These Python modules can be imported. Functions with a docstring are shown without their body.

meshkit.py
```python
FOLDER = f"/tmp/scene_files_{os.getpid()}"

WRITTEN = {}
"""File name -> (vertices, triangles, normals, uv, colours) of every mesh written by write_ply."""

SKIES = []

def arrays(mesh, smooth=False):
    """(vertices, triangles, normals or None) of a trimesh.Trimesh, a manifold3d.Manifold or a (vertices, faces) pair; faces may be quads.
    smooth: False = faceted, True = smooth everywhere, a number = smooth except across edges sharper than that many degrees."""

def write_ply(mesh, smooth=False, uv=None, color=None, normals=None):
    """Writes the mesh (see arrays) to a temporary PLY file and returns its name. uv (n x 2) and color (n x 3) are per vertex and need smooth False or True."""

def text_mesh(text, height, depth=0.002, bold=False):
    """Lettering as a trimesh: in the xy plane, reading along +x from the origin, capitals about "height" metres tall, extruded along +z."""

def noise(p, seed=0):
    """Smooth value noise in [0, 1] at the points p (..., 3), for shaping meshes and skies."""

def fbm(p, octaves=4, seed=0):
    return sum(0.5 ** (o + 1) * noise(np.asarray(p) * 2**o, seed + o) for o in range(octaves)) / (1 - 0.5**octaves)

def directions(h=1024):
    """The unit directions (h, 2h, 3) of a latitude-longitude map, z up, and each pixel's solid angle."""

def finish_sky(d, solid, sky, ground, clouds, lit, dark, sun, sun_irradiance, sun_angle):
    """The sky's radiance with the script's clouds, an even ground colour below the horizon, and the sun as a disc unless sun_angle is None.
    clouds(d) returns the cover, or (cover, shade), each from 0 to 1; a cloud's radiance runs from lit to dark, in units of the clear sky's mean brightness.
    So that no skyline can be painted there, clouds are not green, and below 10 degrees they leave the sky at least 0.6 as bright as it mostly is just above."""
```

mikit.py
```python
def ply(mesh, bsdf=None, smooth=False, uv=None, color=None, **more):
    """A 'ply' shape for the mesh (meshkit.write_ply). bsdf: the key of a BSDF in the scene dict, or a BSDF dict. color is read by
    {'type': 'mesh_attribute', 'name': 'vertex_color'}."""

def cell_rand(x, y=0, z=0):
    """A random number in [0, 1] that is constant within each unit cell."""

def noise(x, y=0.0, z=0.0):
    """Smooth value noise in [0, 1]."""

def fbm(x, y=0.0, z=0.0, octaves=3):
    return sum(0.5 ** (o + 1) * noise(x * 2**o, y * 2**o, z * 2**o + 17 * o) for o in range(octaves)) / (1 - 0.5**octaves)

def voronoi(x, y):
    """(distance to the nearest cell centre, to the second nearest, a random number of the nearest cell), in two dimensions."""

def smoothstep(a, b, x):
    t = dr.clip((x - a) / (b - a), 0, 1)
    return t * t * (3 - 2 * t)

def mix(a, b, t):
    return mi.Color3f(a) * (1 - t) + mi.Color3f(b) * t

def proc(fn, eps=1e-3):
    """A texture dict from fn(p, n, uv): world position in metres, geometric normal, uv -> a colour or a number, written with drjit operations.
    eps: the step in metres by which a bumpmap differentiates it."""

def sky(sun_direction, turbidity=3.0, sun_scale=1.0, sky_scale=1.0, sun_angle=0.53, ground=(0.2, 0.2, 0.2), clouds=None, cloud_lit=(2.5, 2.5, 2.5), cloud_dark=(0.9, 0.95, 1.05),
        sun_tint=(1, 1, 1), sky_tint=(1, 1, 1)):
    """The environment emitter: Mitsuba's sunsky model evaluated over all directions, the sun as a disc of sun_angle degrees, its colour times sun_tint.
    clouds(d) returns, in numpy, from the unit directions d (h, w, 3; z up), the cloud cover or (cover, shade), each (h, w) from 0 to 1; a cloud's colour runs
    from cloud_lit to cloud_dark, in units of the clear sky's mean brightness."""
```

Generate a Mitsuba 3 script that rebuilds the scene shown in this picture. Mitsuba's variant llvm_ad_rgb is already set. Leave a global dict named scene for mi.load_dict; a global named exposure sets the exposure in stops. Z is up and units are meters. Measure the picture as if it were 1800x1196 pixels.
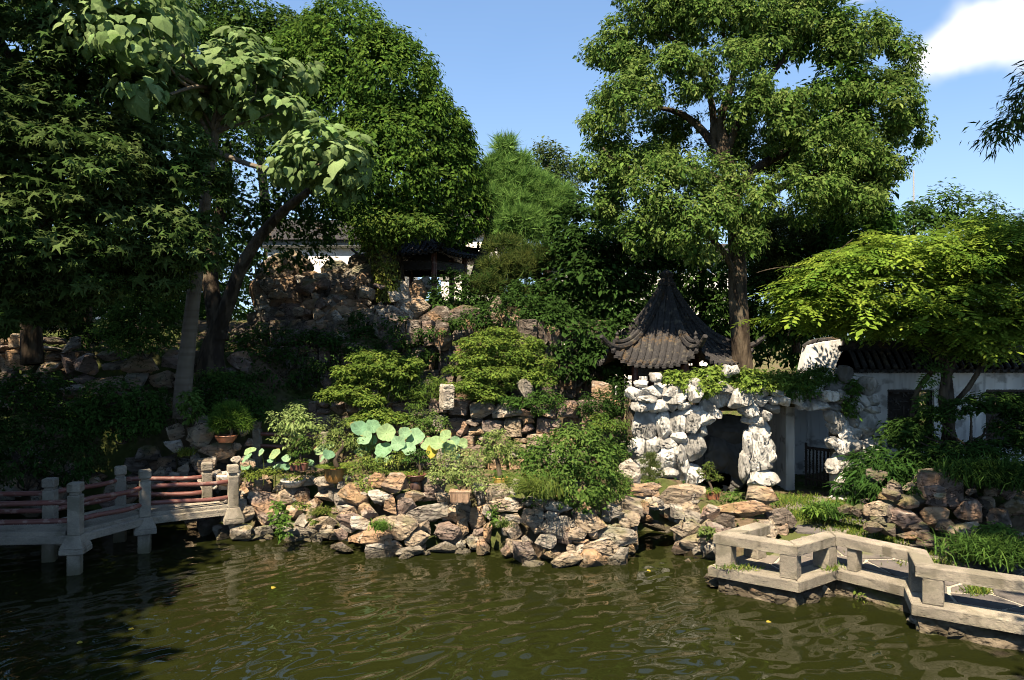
import math
import numpy as np, trimesh, shapely, mitsuba as mi, drjit as dr
from scipy.spatial import ConvexHull, Voronoi
from shapely.geometry import Polygon, LineString, Point
import mikit
from mikit import noise, fbm, voronoi, smoothstep, mix, proc
from meshkit import noise as nnoise, fbm as nfbm

# ------------------------------------------------------------------ camera, light, exposure
F, H, CX, CY = 1300.0, 3.8, 900.0, 598.0      # focal length in photo pixels, eye height above the water
scene, labels = {}, {}
T = mi.ScalarTransform4f
scene['camera'] = {'type': 'perspective', 'fov': math.degrees(2 * math.atan(900 / F)), 'fov_axis': 'x', 'near_clip': 0.1, 'far_clip': 2000.0,
                   'to_world': T().look_at(origin=[0, 0, H], target=[0, 10, H], up=[0, 0, 1])}
SUN = np.array([-0.27, -0.70, 1.05])


def clouds(d):
    def at(px, py, sx, sy, rot=0.0):
        with np.errstate(divide='ignore', invalid='ignore'):
            x = np.where(d[..., 1] > 0.05, d[..., 0] / d[..., 1], 9) - (px - CX) / F
            z = np.where(d[..., 1] > 0.05, d[..., 2] / d[..., 1], 9) - (CY - py) / F
        a, b = x * math.cos(rot) + z * math.sin(rot), -x * math.sin(rot) + z * math.cos(rot)
        return np.exp(-((a * F / sx) ** 2 + (b * F / sy) ** 2))
    n = nfbm(d * 14.0 + 3.1, 6, 5)
    n2 = nfbm(d * 3.0 + 7.7, 4, 9)
    c = 0.95 * at(1750, 45, 150, 62, 0.50) + 0.7 * at(1650, 105, 70, 44, 0.35) + 0.7 * at(1880, 60, 140, 70, 0.4) + 0.55 * at(1520, -5, 60, 22, 0.2) - 0.4 * at(1775, 45, 30, 18)
    far = np.clip((n2 - 0.56) * 3, 0, 0.8) * np.clip(1.2 - 3 * np.abs(d[..., 2] - 0.45), 0, 1) * (d[..., 1] < 0.6)
    low = 0.10 + 0.22 * np.exp(-(d[..., 2] / 0.22) ** 2)
    return np.clip(smooth01((c + (n - 0.5) * 1.7 * smooth01(c * 4) - 0.20) / 1.0) + far + low, 0, 0.97), np.clip((0.55 - n) * 0.5, 0, 0.3)


def smooth01(x):
    x = np.clip(x, 0, 1)
    return x * x * (3 - 2 * x)


def sstep(a, b, x):
    return smooth01((np.asarray(x, float) - a) / (b - a))


scene['sky'] = mikit.sky(SUN, turbidity=3.0, sun_scale=1.65, sky_scale=0.94, clouds=clouds, cloud_lit=(2.5, 2.52, 2.56), cloud_dark=(1.7, 1.8, 2.0), sky_tint=(0.80, 1.03, 1.14), sun_tint=(1.0, 0.975, 0.92), ground=(0.08, 0.08, 0.05))
exposure = 2.6

# ------------------------------------------------------------------ helpers
RNG = np.random.default_rng(11)


def P(px, py, Y):
    return np.array([(px - CX) / F * Y, Y, H - (py - CY) / F * Y])


def S(px, Y):
    return px * Y / F


def PZ(px, py, z):
    """the point of the horizontal plane z seen at a pixel"""
    return P(px, py, (H - z) * F / (py - CY))


used = {}


def num(name):
    k = used.get(name, -1) + 1
    used[name] = k
    return name if k == 0 else f'{name}_{k:03d}'


def tag(key, label, cat=None, group=None, kind=None):
    labels[key] = {k: v for k, v in dict(label=label, category=cat, group=group, kind=kind).items() if v}
    return key


def thing(name, label, cat, group=None):
    return tag(num(name), label, cat, group)


def struct(name):
    k = num(name)
    labels[k] = {'kind': 'structure'}
    return k


def put(key, mesh, bsdf, smooth=False, **kw):
    scene[key] = mikit.ply(mesh, bsdf, smooth, **kw)
    return key


def part(parent, name, mesh, bsdf, smooth=False, stuff=False, label=None, **kw):
    key = num(f'{parent}__{name}')
    put(key, mesh, bsdf, smooth, **kw)
    if stuff:
        labels[key] = {'kind': 'stuff'}
    if label:
        labels.setdefault(key, {})['label'] = label
    return key


def unit(v):
    return v / np.maximum(np.linalg.norm(v, axis=-1, keepdims=True), 1e-9)


def join(parts):
    vs, fs, at = [], [], 0
    for v, f in parts:
        vs.append(v); fs.append(np.asarray(f) + at); at += len(v)
    return np.vstack(vs), np.vstack(fs)


def hull(pts):
    h = ConvexHull(pts)
    idx = np.unique(h.simplices)
    mp = -np.ones(len(pts), int); mp[idx] = np.arange(len(idx))
    v, f = pts[idx], mp[h.simplices]
    c = v.mean(0)
    n = np.cross(v[f[:, 1]] - v[f[:, 0]], v[f[:, 2]] - v[f[:, 0]])
    flip = ((v[f].mean(1) - c) * n).sum(1) < 0
    f[flip] = f[flip][:, ::-1]
    return v, f


def cbox(lx, ly, lz, b=0.01):
    """a box with chamfered edges, centred"""
    s = np.array([[x, y, z] for x in (-1, 1) for y in (-1, 1) for z in (-1, 1)], float)
    h = np.array([lx, ly, lz]) / 2
    return hull(np.vstack([s * (h - np.array(o) * b) for o in ((0, 1, 1), (1, 0, 1), (1, 1, 0))]))


def rotz(a):
    c, s = math.cos(a), math.sin(a)
    return np.array([[c, -s, 0], [s, c, 0], [0, 0, 1.0]])


def rotm(ax, ay, az):
    cx, sx, cy, sy = math.cos(ax), math.sin(ax), math.cos(ay), math.sin(ay)
    return rotz(az) @ np.array([[cy, 0, sy], [0, 1, 0], [-sy, 0, cy]]) @ np.array([[1, 0, 0], [0, cx, -sx], [0, sx, cx]])


def moved(m, loc=(0, 0, 0), R=None):
    v, f = m
    return ((v @ R.T if R is not None else v) + np.asarray(loc, float)), f


def obox(p0, p1, w, h, b=0.01):
    """a chamfered beam from p0 to p1 (centres of its ends)"""
    p0, p1 = np.asarray(p0, float), np.asarray(p1, float)
    d = p1 - p0
    x = unit(d); y = unit(np.cross([0, 0, 1.0], x)); z = np.cross(x, y)
    return moved(cbox(np.linalg.norm(d), w, h, b), (p0 + p1) / 2, np.stack([x, y, z], 1))


def spline(pts, n):
    pts = np.asarray(pts, float)
    if len(pts) == 2:
        return pts[0] + (pts[1] - pts[0]) * np.linspace(0, 1, n)[:, None]
    from scipy.interpolate import CubicSpline
    t = np.r_[0, np.cumsum(np.linalg.norm(np.diff(pts, axis=0), axis=1))]
    return CubicSpline(t, pts)(np.linspace(0, t[-1], n))


def tube(pts, radii, sides=8, n=None, rough=0.0, cap=True, seed=0):
    p = spline(pts, n) if n else np.asarray(pts, float)
    m = len(p)
    r = np.interp(np.linspace(0, 1, m), np.linspace(0, 1, len(np.atleast_1d(radii))), np.atleast_1d(radii)) if np.ndim(radii) else np.full(m, radii)
    t = unit(np.gradient(p, axis=0))
    a = np.zeros_like(t); prev = np.array([1.0, 0.13, 0.07])
    for i in range(m):
        u = prev - t[i] * (prev @ t[i]); u /= np.linalg.norm(u); a[i] = u; prev = u
    b = np.cross(t, a)
    ang = np.arange(sides) * 2 * np.pi / sides
    ring = np.cos(ang)[None, :, None] * a[:, None] + np.sin(ang)[None, :, None] * b[:, None]
    rr = r[:, None] * np.ones(sides)
    v = p[:, None] + rr[..., None] * ring
    if rough:
        k = nfbm(v * (1.2 / max(r.mean(), 1e-3)) * np.array([1, 1, 0.35]), 3, seed) - 0.5
        v = p[:, None] + (rr * (1 + rough * 2 * k))[..., None] * ring
    i, j = np.meshgrid(np.arange(m - 1), np.arange(sides), indexing='ij')
    q = np.stack([i * sides + j, i * sides + (j + 1) % sides, (i + 1) * sides + (j + 1) % sides, (i + 1) * sides + j], -1).reshape(-1, 4)
    f = np.vstack([q[:, [0, 1, 2]], q[:, [0, 2, 3]]])
    v = v.reshape(-1, 3)
    if cap:
        e = np.array([[0, (k + 1) % sides, k] for k in range(1, sides - 1)])
        e0 = np.array([[0, k + 1, k] for k in range(1, sides - 1)])
        e1 = np.array([[0, k, k + 1] for k in range(1, sides - 1)]) + (m - 1) * sides
        f = np.vstack([f, e0, e1])
    return v, f


def lathe(profile, n=24, loc=(0, 0, 0), sx=1.0, sy=1.0, wob=0.0, seed=0):
    pr = np.asarray(profile, float)
    ang = np.arange(n) * 2 * np.pi / n
    v = np.stack([pr[:, None, 0] * np.cos(ang) * sx, pr[:, None, 0] * np.sin(ang) * sy, pr[:, None, 1] + 0 * ang], -1)
    i, j = np.meshgrid(np.arange(len(pr) - 1), np.arange(n), indexing='ij')
    q = np.stack([i * n + j, i * n + (j + 1) % n, (i + 1) * n + (j + 1) % n, (i + 1) * n + j], -1).reshape(-1, 4)
    return v.reshape(-1, 3) + np.asarray(loc, float), np.vstack([q[:, [0, 1, 2]], q[:, [0, 2, 3]]])


def prism(poly, z0, z1):
    m = trimesh.creation.extrude_polygon(poly, z1 - z0, engine='earcut')
    return np.array(m.vertices) + [0, 0, z0], np.array(m.faces)


# ------------------------------------------------------------------ materials
ATT = {'type': 'mesh_attribute', 'name': 'vertex_color'}


def bump(b, fn, scale, eps=2e-3):
    return {'type': 'bumpmap', 'arbitrary': proc(fn, eps), 'scale': scale, 'bsdf': b}


def rock_color(p, n, uv):
    t, s = uv.x, uv.y * 37.0
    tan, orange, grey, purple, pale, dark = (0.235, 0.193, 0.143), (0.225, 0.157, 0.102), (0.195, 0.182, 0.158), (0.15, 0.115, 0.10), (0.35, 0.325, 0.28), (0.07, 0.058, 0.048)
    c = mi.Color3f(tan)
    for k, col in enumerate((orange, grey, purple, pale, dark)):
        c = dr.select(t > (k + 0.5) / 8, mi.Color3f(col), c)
    a = fbm(p.x * 2.3 + s, p.y * 2.3, p.z * 3.1 + s, 4)
    b = fbm(p.x * 9 + s, p.y * 9, p.z * 14, 3)
    c = mix(c, mi.Color3f(0.30, 0.185, 0.10), smoothstep(0.55, 0.70, a) * 0.5)
    c = mix(c, mi.Color3f(0.15, 0.13, 0.115), smoothstep(0.5, 0.3, a) * 0.6)
    c = c * (0.35 + 1.3 * b)
    crack = dr.abs(fbm(p.x * 4 + s, p.y * 4, p.z * 7 - s, 3) - 0.5)
    c = c * (1 - 0.75 * smoothstep(0.02, 0.004, crack))
    spot = smoothstep(0.63, 0.72, fbm(p.x * 5 - s, p.y * 5, p.z * 5, 3))
    c = mix(c, mi.Color3f(0.40, 0.38, 0.34), spot * 0.5 * (0.4 + 0.6 * dr.clip(n.z, 0, 1)))
    moss = smoothstep(0.55, 0.7, fbm(p.x * 1.7, p.y * 1.7, p.z * 1.7 + 9, 3)) * dr.clip(n.z + 0.1, 0, 1)
    c = mix(c, mi.Color3f(0.07, 0.085, 0.025), moss * 0.6)
    wet = smoothstep(0.24, 0.07, p.z + 0.16 * (b - 0.5))
    return mix(c, mi.Color3f(0.045, 0.04, 0.026), wet * 0.8)


def rock_bump(p, n, uv):
    k = dr.abs(fbm(p.x * 5 + uv.y * 9, p.y * 5, p.z * 9, 4) - 0.5)
    return 1.6 * dr.minimum(k, 0.18) + 0.5 * fbm(p.x * 22, p.y * 22, p.z * 34, 3)


scene['rock_mat'] = bump({'type': 'principled', 'base_color': proc(rock_color), 'roughness': 0.85, 'specular': 0.3}, rock_bump, 0.13)


def lime_color(p, n, uv):
    s = uv.y * 31
    a = fbm(p.x * 3 + s, p.y * 3, p.z * 1.4 + s, 4)
    b = fbm(p.x * 14, p.y * 14 + s, p.z * 4.5, 3)
    c = mix((0.43, 0.43, 0.415), (0.19, 0.19, 0.182), smoothstep(0.42, 0.66, a))
    c = mix(c, mi.Color3f(0.16, 0.16, 0.155), smoothstep(0.54, 0.70, b) * 0.7)
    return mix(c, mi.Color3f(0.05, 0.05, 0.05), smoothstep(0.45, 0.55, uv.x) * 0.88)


def lime_bump(p, n, uv):
    g = fbm(p.x * 9 + uv.y * 9, p.y * 9, p.z * 3, 4)
    return dr.abs(g - 0.5) * 1.6 + 0.25 * fbm(p.x * 30, p.y * 30, p.z * 20, 2)


scene['lime_mat'] = bump({'type': 'principled', 'base_color': proc(lime_color), 'roughness': 0.8, 'specular': 0.3}, lime_bump, 0.08)


def granite_color(p, n, uv):
    a = fbm(p.x * 2.2, p.y * 2.2, p.z * 3, 4)
    b = noise(p.x * 90, p.y * 90, p.z * 90)
    d = noise(p.x * 45 + 7, p.y * 45, p.z * 45)
    c = mix((0.215, 0.197, 0.162), (0.155, 0.143, 0.12), smoothstep(0.35, 0.65, a))
    c = c * (0.72 + 0.34 * b + 0.22 * d)
    st = smoothstep(0.52, 0.75, fbm(p.x * 6, p.y * 6, p.z * 1.2 + 5, 4)) * (1 - 0.6 * dr.clip(n.z, 0, 1))
    c = mix(c, mi.Color3f(0.075, 0.068, 0.05), st * 0.75)
    c = mix(c, mi.Color3f(0.10, 0.095, 0.07), smoothstep(0.56, 0.70, fbm(p.x * 4.5 + 3, p.y * 4.5, p.z * 4.5, 4)) * 0.6)
    low = smoothstep(0.32, 0.0, p.z + 0.2 * (a - 0.5))
    return mix(c, mi.Color3f(0.07, 0.068, 0.04), low * 0.85)


scene['granite_mat'] = bump({'type': 'principled', 'base_color': proc(granite_color), 'roughness': 0.85, 'specular': 0.25},
                            lambda p, n, uv: noise(p.x * 70, p.y * 70, p.z * 70) * 0.5 + fbm(p.x * 18, p.y * 18, p.z * 18, 3), 0.018)


def flag_color(p, n, uv):
    b = fbm(p.x * 8, p.y * 8, p.z * 8, 4)
    c = mix((0.125, 0.112, 0.10), (0.07, 0.066, 0.066), uv.x) * (0.6 + 0.8 * b)
    return mix(c, mi.Color3f(0.09, 0.10, 0.035), smoothstep(0.58, 0.75, fbm(p.x * 1.6, p.y * 1.6, 3.0, 4)) * 0.6)


scene['flag_mat'] = bump({'type': 'principled', 'base_color': proc(flag_color), 'roughness': 0.85, 'specular': 0.3}, lambda p, n, uv: fbm(p.x * 20, p.y * 20, p.z * 20, 3), 0.02)


def ground_color(p, n, uv):
    a = fbm(p.x * 1.3, p.y * 1.3, 0.5, 4)
    b = fbm(p.x * 11, p.y * 11, p.z * 11, 3)
    c = mix((0.085, 0.065, 0.045), (0.05, 0.065, 0.02), smoothstep(0.4, 0.62, a)) * (0.6 + 0.8 * b)
    return c


scene['ground_mat'] = bump({'type': 'principled', 'base_color': proc(ground_color), 'roughness': 0.95, 'specular': 0.1}, lambda p, n, uv: fbm(p.x * 12, p.y * 12, p.z * 12, 3), 0.06)
def mortar_color(p, n, uv):
    b = fbm(p.x * 16, p.y * 16, p.z * 16, 3)
    c = mi.Color3f(0.30, 0.28, 0.235) * (0.55 + 0.8 * b)
    return mix(c, mi.Color3f(0.055, 0.065, 0.022), smoothstep(11.3, 12.3, p.y + 2.0 * (fbm(p.x, p.y, 1.0, 3) - 0.5)))


scene['mortar_mat'] = bump({'type': 'principled', 'base_color': proc(mortar_color), 'roughness': 0.95, 'specular': 0.1}, lambda p, n, uv: fbm(p.x * 25, p.y * 25, p.z * 25, 3), 0.02)


def masonry_color(p, n, uv):
    a = fbm(p.x * 3, p.y * 3, p.z * 4, 4)
    b = fbm(p.x * 16, p.y * 16, p.z * 16, 3)
    c = mix((0.055, 0.046, 0.032), (0.13, 0.11, 0.082), smoothstep(0.4, 0.65, a)) * (0.4 + 1.1 * b)
    return mix(c, mi.Color3f(0.05, 0.06, 0.018), smoothstep(0.52, 0.7, fbm(p.x * 2.2, p.y * 2.2, p.z * 3 + 4, 3)) * 0.8)


scene['masonry_mat'] = bump({'type': 'principled', 'base_color': proc(masonry_color), 'roughness': 0.95, 'specular': 0.2}, lambda p, n, uv: fbm(p.x * 7, p.y * 7, p.z * 9, 4), 0.16)
scene['water_mat'] = {'type': 'plastic', 'int_ior': 1.333, 'ext_ior': 1.0, 'nonlinear': False, 'diffuse_reflectance': {'type': 'rgb', 'value': [0.0105, 0.0130, 0.0033]}}
scene['leaf_mat'] = {'type': 'principledthin', 'base_color': ATT, 'roughness': 0.42, 'diff_trans': 0.75, 'eta': 1.45}


def bark_color(p, n, uv):
    a = fbm(p.x * 9, p.y * 9, p.z * 2.2, 4)
    c = mix((0.026, 0.02, 0.015), (0.075, 0.06, 0.043), smoothstep(0.35, 0.68, a))
    return mix(c, mi.Color3f(0.11, 0.10, 0.075), smoothstep(0.62, 0.7, fbm(p.x * 4, p.y * 4, p.z * 3 + 4, 3)) * 0.5)


scene['bark_mat'] = bump({'type': 'principled', 'base_color': proc(bark_color), 'roughness': 0.9, 'specular': 0.2}, lambda p, n, uv: fbm(p.x * 22, p.y * 22, p.z * 4, 3), 0.05)


def smooth_bark(p, n, uv):
    a = fbm(p.x * 3, p.y * 3, p.z * 9, 3)
    c = mix((0.085, 0.072, 0.056), (0.15, 0.13, 0.105), a)
    ring = smoothstep(0.62, 0.7, noise(0.3 * p.x, 0.3 * p.y, p.z * 14))
    return mix(c, mi.Color3f(0.08, 0.065, 0.05), ring * 0.45)


scene['smooth_bark_mat'] = bump({'type': 'principled', 'base_color': proc(smooth_bark), 'roughness': 0.85, 'specular': 0.2}, lambda p, n, uv: fbm(p.x * 8, p.y * 8, p.z * 22, 3), 0.02)


def plaster_color(p, n, uv):
    a = fbm(p.x * 1.4, p.y * 1.4, p.z * 0.7, 4)
    st = fbm(p.x * 9, p.y * 9, p.z * 0.8, 4)
    c = mix((0.60, 0.61, 0.60), (0.43, 0.445, 0.45), smoothstep(0.4, 0.7, a))
    c = mix(c, mi.Color3f(0.22, 0.23, 0.23), smoothstep(0.52, 0.78, st) * 0.65)
    return mix(c, mi.Color3f(0.10, 0.10, 0.095), smoothstep(0.6, 0.72, fbm(p.x * 3.3, p.y * 3.3, p.z * 3.3 + 3, 4)) * 0.6)


scene['plaster_mat'] = bump({'type': 'principled', 'base_color': proc(plaster_color), 'roughness': 0.9, 'specular': 0.2}, lambda p, n, uv: fbm(p.x * 9, p.y * 9, p.z * 9, 3), 0.012)


def tile_color(p, n, uv):
    a = fbm(p.x * 3.1, p.y * 3.1, p.z * 3.1, 4)
    b = fbm(p.x * 22, p.y * 22, p.z * 22, 2)
    c = mix((0.010, 0.010, 0.012), (0.026, 0.0255, 0.027), b)
    c = mix(c, mi.Color3f(0.075, 0.07, 0.055), smoothstep(0.6, 0.75, fbm(p.x * 9, p.y * 9, p.z * 9 + 3, 3)) * 0.6)
    return mix(c, mi.Color3f(0.10, 0.062, 0.02), smoothstep(0.58, 0.74, a) * (0.5 * smoothstep(0.4, 0.6, b)))


scene['tile_mat'] = bump({'type': 'principled', 'base_color': proc(tile_color), 'roughness': 0.75, 'specular': 0.4}, lambda p, n, uv: fbm(p.x * 25, p.y * 25, p.z * 25, 2), 0.01)


def redwood_color(p, n, uv):
    a = fbm(p.x * 2.5, p.y * 6, p.z * 6, 4)
    c = mix((0.135, 0.042, 0.034), (0.085, 0.042, 0.036), a)
    return mix(c, mi.Color3f(0.20, 0.14, 0.12), smoothstep(0.58, 0.72, fbm(p.x * 9, p.y * 14, p.z * 14, 3)) * 0.7)


scene['redwood_mat'] = {'type': 'principled', 'base_color': proc(redwood_color), 'roughness': 0.5, 'specular': 0.5}
scene['darkwood_mat'] = {'type': 'principled', 'base_color': {'type': 'rgb', 'value': [0.02, 0.016, 0.013]}, 'roughness': 0.55, 'specular': 0.4}


def ceramic_color(p, n, uv):
    b = fbm(p.x * 14, p.y * 14, p.z * 5, 3)
    c = mi.Color3f(0.24, 0.10, 0.055)
    for k, col in enumerate(((0.10, 0.042, 0.034), (0.33, 0.175, 0.055), (0.42, 0.25, 0.07), (0.40, 0.40, 0.38), (0.05, 0.03, 0.026), (0.27, 0.19, 0.135))):
        c = dr.select(uv.x > (k + 0.5) / 8, mi.Color3f(col), c)
    return mix(c * (0.6 + 0.75 * b), mi.Color3f(0.10, 0.06, 0.035), smoothstep(0.5, 0.75, fbm(p.x * 30, p.y * 30, p.z * 4, 3)) * 0.6)


scene['ceramic_mat'] = {'type': 'principled', 'base_color': proc(ceramic_color), 'roughness': 0.38, 'specular': 0.5}
scene['white_mat'] = {'type': 'principled', 'base_color': {'type': 'rgb', 'value': [0.78, 0.78, 0.77]}, 'roughness': 0.8, 'specular': 0.2}
scene['grey_mat'] = {'type': 'principled', 'base_color': {'type': 'rgb', 'value': [0.26, 0.27, 0.27]}, 'roughness': 0.8, 'specular': 0.2}

# ------------------------------------------------------------------ leaves and crowns
TPL = {
    'oval': ([(0, 0, 0), (.48, -.24, .07), (1, 0, -.1), (.48, .24, .07)], [(0, 1, 2), (0, 2, 3)]),
    'lance': ([(0, 0, 0), (.4, -.09, .03), (1, 0, -.16), (.4, .09, .03)], [(0, 1, 2), (0, 2, 3)]),
    'needle': ([(0, -.035, 0), (1, 0, -.04), (0, .035, 0)], [(0, 1, 2)]),
    'star': ([(0, 0, 0)] + sum([[(math.cos(a) * r, math.sin(a) * r, -.12 * r), (math.cos(a + .5) * .34, math.sin(a + .5) * .34, .02)] for a, r in zip((-1.9, -1.0, 0, 1.0, 1.9), (.6, .85, 1.0, .85, .6))], []),
             [(0, 1, 2), (0, 2, 4), (2, 3, 4), (4, 5, 6), (0, 4, 6), (6, 7, 8), (0, 6, 9)]),
    'heart': ([(.28, 0, .07), (0, 0, 0), (-.08, -.24, -.02), (.12, -.46, -.06), (.48, -.42, -.06), (.76, -.2, -.08), (1.05, 0, -.2), (.76, .2, -.08), (.48, .42, -.06), (.12, .46, -.06), (-.08, .24, -.02)],
              [(0, k, k + 1) for k in range(1, 10)] + [(0, 10, 1)]),
}
TPL = {k: (np.array(v, float), np.array(f)) for k, (v, f) in TPL.items()}
_pin_v, _pin_f = [], []
for _k in range(5):                                    # a pinnate leaf: five pairs of leaflets and a tip
    for _s in ((-1, 1) if _k < 4 else (0,)):
        _x = 0.16 + 0.2 * _k
        _d = np.array([.45, .9 * _s, -.12]) if _s else np.array([1, 0, -.2]); _d = _d / np.linalg.norm(_d)
        _e = np.array([-_d[1], _d[0], 0]) * 0.075
        _o = np.array([_x, 0, -.10 * _x * _x]); _l = 0.34
        _b = len(_pin_v); _pin_v += [_o, _o + _d * _l * .5 + _e, _o + _d * _l, _o + _d * _l * .5 - _e]; _pin_f += [(_b, _b + 3, _b + 2), (_b, _b + 2, _b + 1)]
TPL['pinnate'] = (np.array(_pin_v), np.array(_pin_f))


def leafset(pos, nrm, dr_, size, col, tpl):
    V, Fc = TPL[tpl]
    n = len(pos)
    nrm = unit(nrm)
    d = unit(dr_ - nrm * (dr_ * nrm).sum(1, keepdims=True))
    s = np.cross(nrm, d)
    size = np.broadcast_to(size, (n,))
    v = pos[:, None] + size[:, None, None] * (V[None, :, 0:1] * d[:, None] + V[None, :, 1:2] * s[:, None] + V[None, :, 2:3] * nrm[:, None])
    f = Fc[None] + (np.arange(n) * len(V))[:, None, None]
    return v.reshape(-1, 3), f.reshape(-1, 3), np.repeat(col, len(V), 0)


def tone(rng, n, pal, jitter=0.22):
    """leaf colours: each leaf a mixture of two neighbouring colours of the palette, and a little lighter or darker"""
    pal = np.asarray(pal, float)
    t = rng.random(n) * (len(pal) - 1)
    i = np.minimum(t.astype(int), len(pal) - 2)
    c = pal[i] + (pal[i + 1] - pal[i]) * (t - i)[:, None]
    return c * np.exp(rng.normal(0, jitter, n))[:, None]


def sphere(rng, n):
    return unit(rng.normal(size=(n, 3)))


def crown_leaves(blobs, n, size, pal, tpl='oval', per=30, clump=0.3, up=0.7, out=0.6, rnd=0.6, droop=0.25, shell=0.62, flat=0.65, gap=0.0, gapf=0.9, seed=1, lump=0.35, keep=None, jit=0.22, inner=0.55, upper=0.0):
    """leaves in clumps around ellipsoids (centre, radii): points, normals, directions, sizes, colours"""
    rng = np.random.default_rng(seed)
    B = np.asarray(blobs, float)
    area = (B[:, 3] * B[:, 4] * B[:, 5]) ** (2 / 3)
    nc = max(1, n // per)
    k = rng.choice(len(B), nc, p=area / area.sum())
    u = sphere(rng, nc)
    if upper:
        u[:, 2] = np.where(rng.random(nc) < upper, np.abs(u[:, 2]), u[:, 2])
    rad = (shell + (1.02 - shell) * np.sqrt(rng.random(nc))) * (1 - lump / 2 + lump * nfbm(u * 2.3 + k[:, None] * 5.1 + seed, 3))
    c = B[k, :3] + u * rad[:, None] * B[k, 3:]
    inside = np.full(nc, 9.0)
    for b in range(len(B)):
        q = np.linalg.norm((c - B[b, :3]) / B[b, 3:], axis=1)
        inside = np.where(k == b, inside, np.minimum(inside, q))
    ok = inside > inner
    if gap:
        ok &= nfbm(c * gapf + seed * 3.3, 3) > gap
    if keep is not None:
        ok &= keep(c)
    c, u, k = c[ok], u[ok], k[ok]
    cs = clump * np.exp(rng.normal(0, 0.25, len(c)))
    m = rng.poisson(per, len(c))
    ci = np.repeat(np.arange(len(c)), m)
    N = len(ci)
    off = sphere(rng, N) * rng.random((N, 1)) ** 0.45 * 0.85
    pos = c[ci] + off * cs[ci][:, None] * np.array([1, 1, flat])
    outw = unit(u[ci] * 0.8 + unit(off) * 0.6)
    nrm = outw * out + np.array([0, 0, up]) + sphere(rng, N) * rnd
    d = outw + sphere(rng, N) * 0.8 + np.array([0, 0, -droop])
    base = tone(rng, len(c), pal, 0.12)[ci]
    col = 0.55 * base + 0.45 * tone(rng, N, pal, jit)
    return pos, nrm, d, size * np.exp(rng.normal(0, 0.30, N)), col * np.exp(rng.normal(0, jit * 0.6, N))[:, None]


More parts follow.
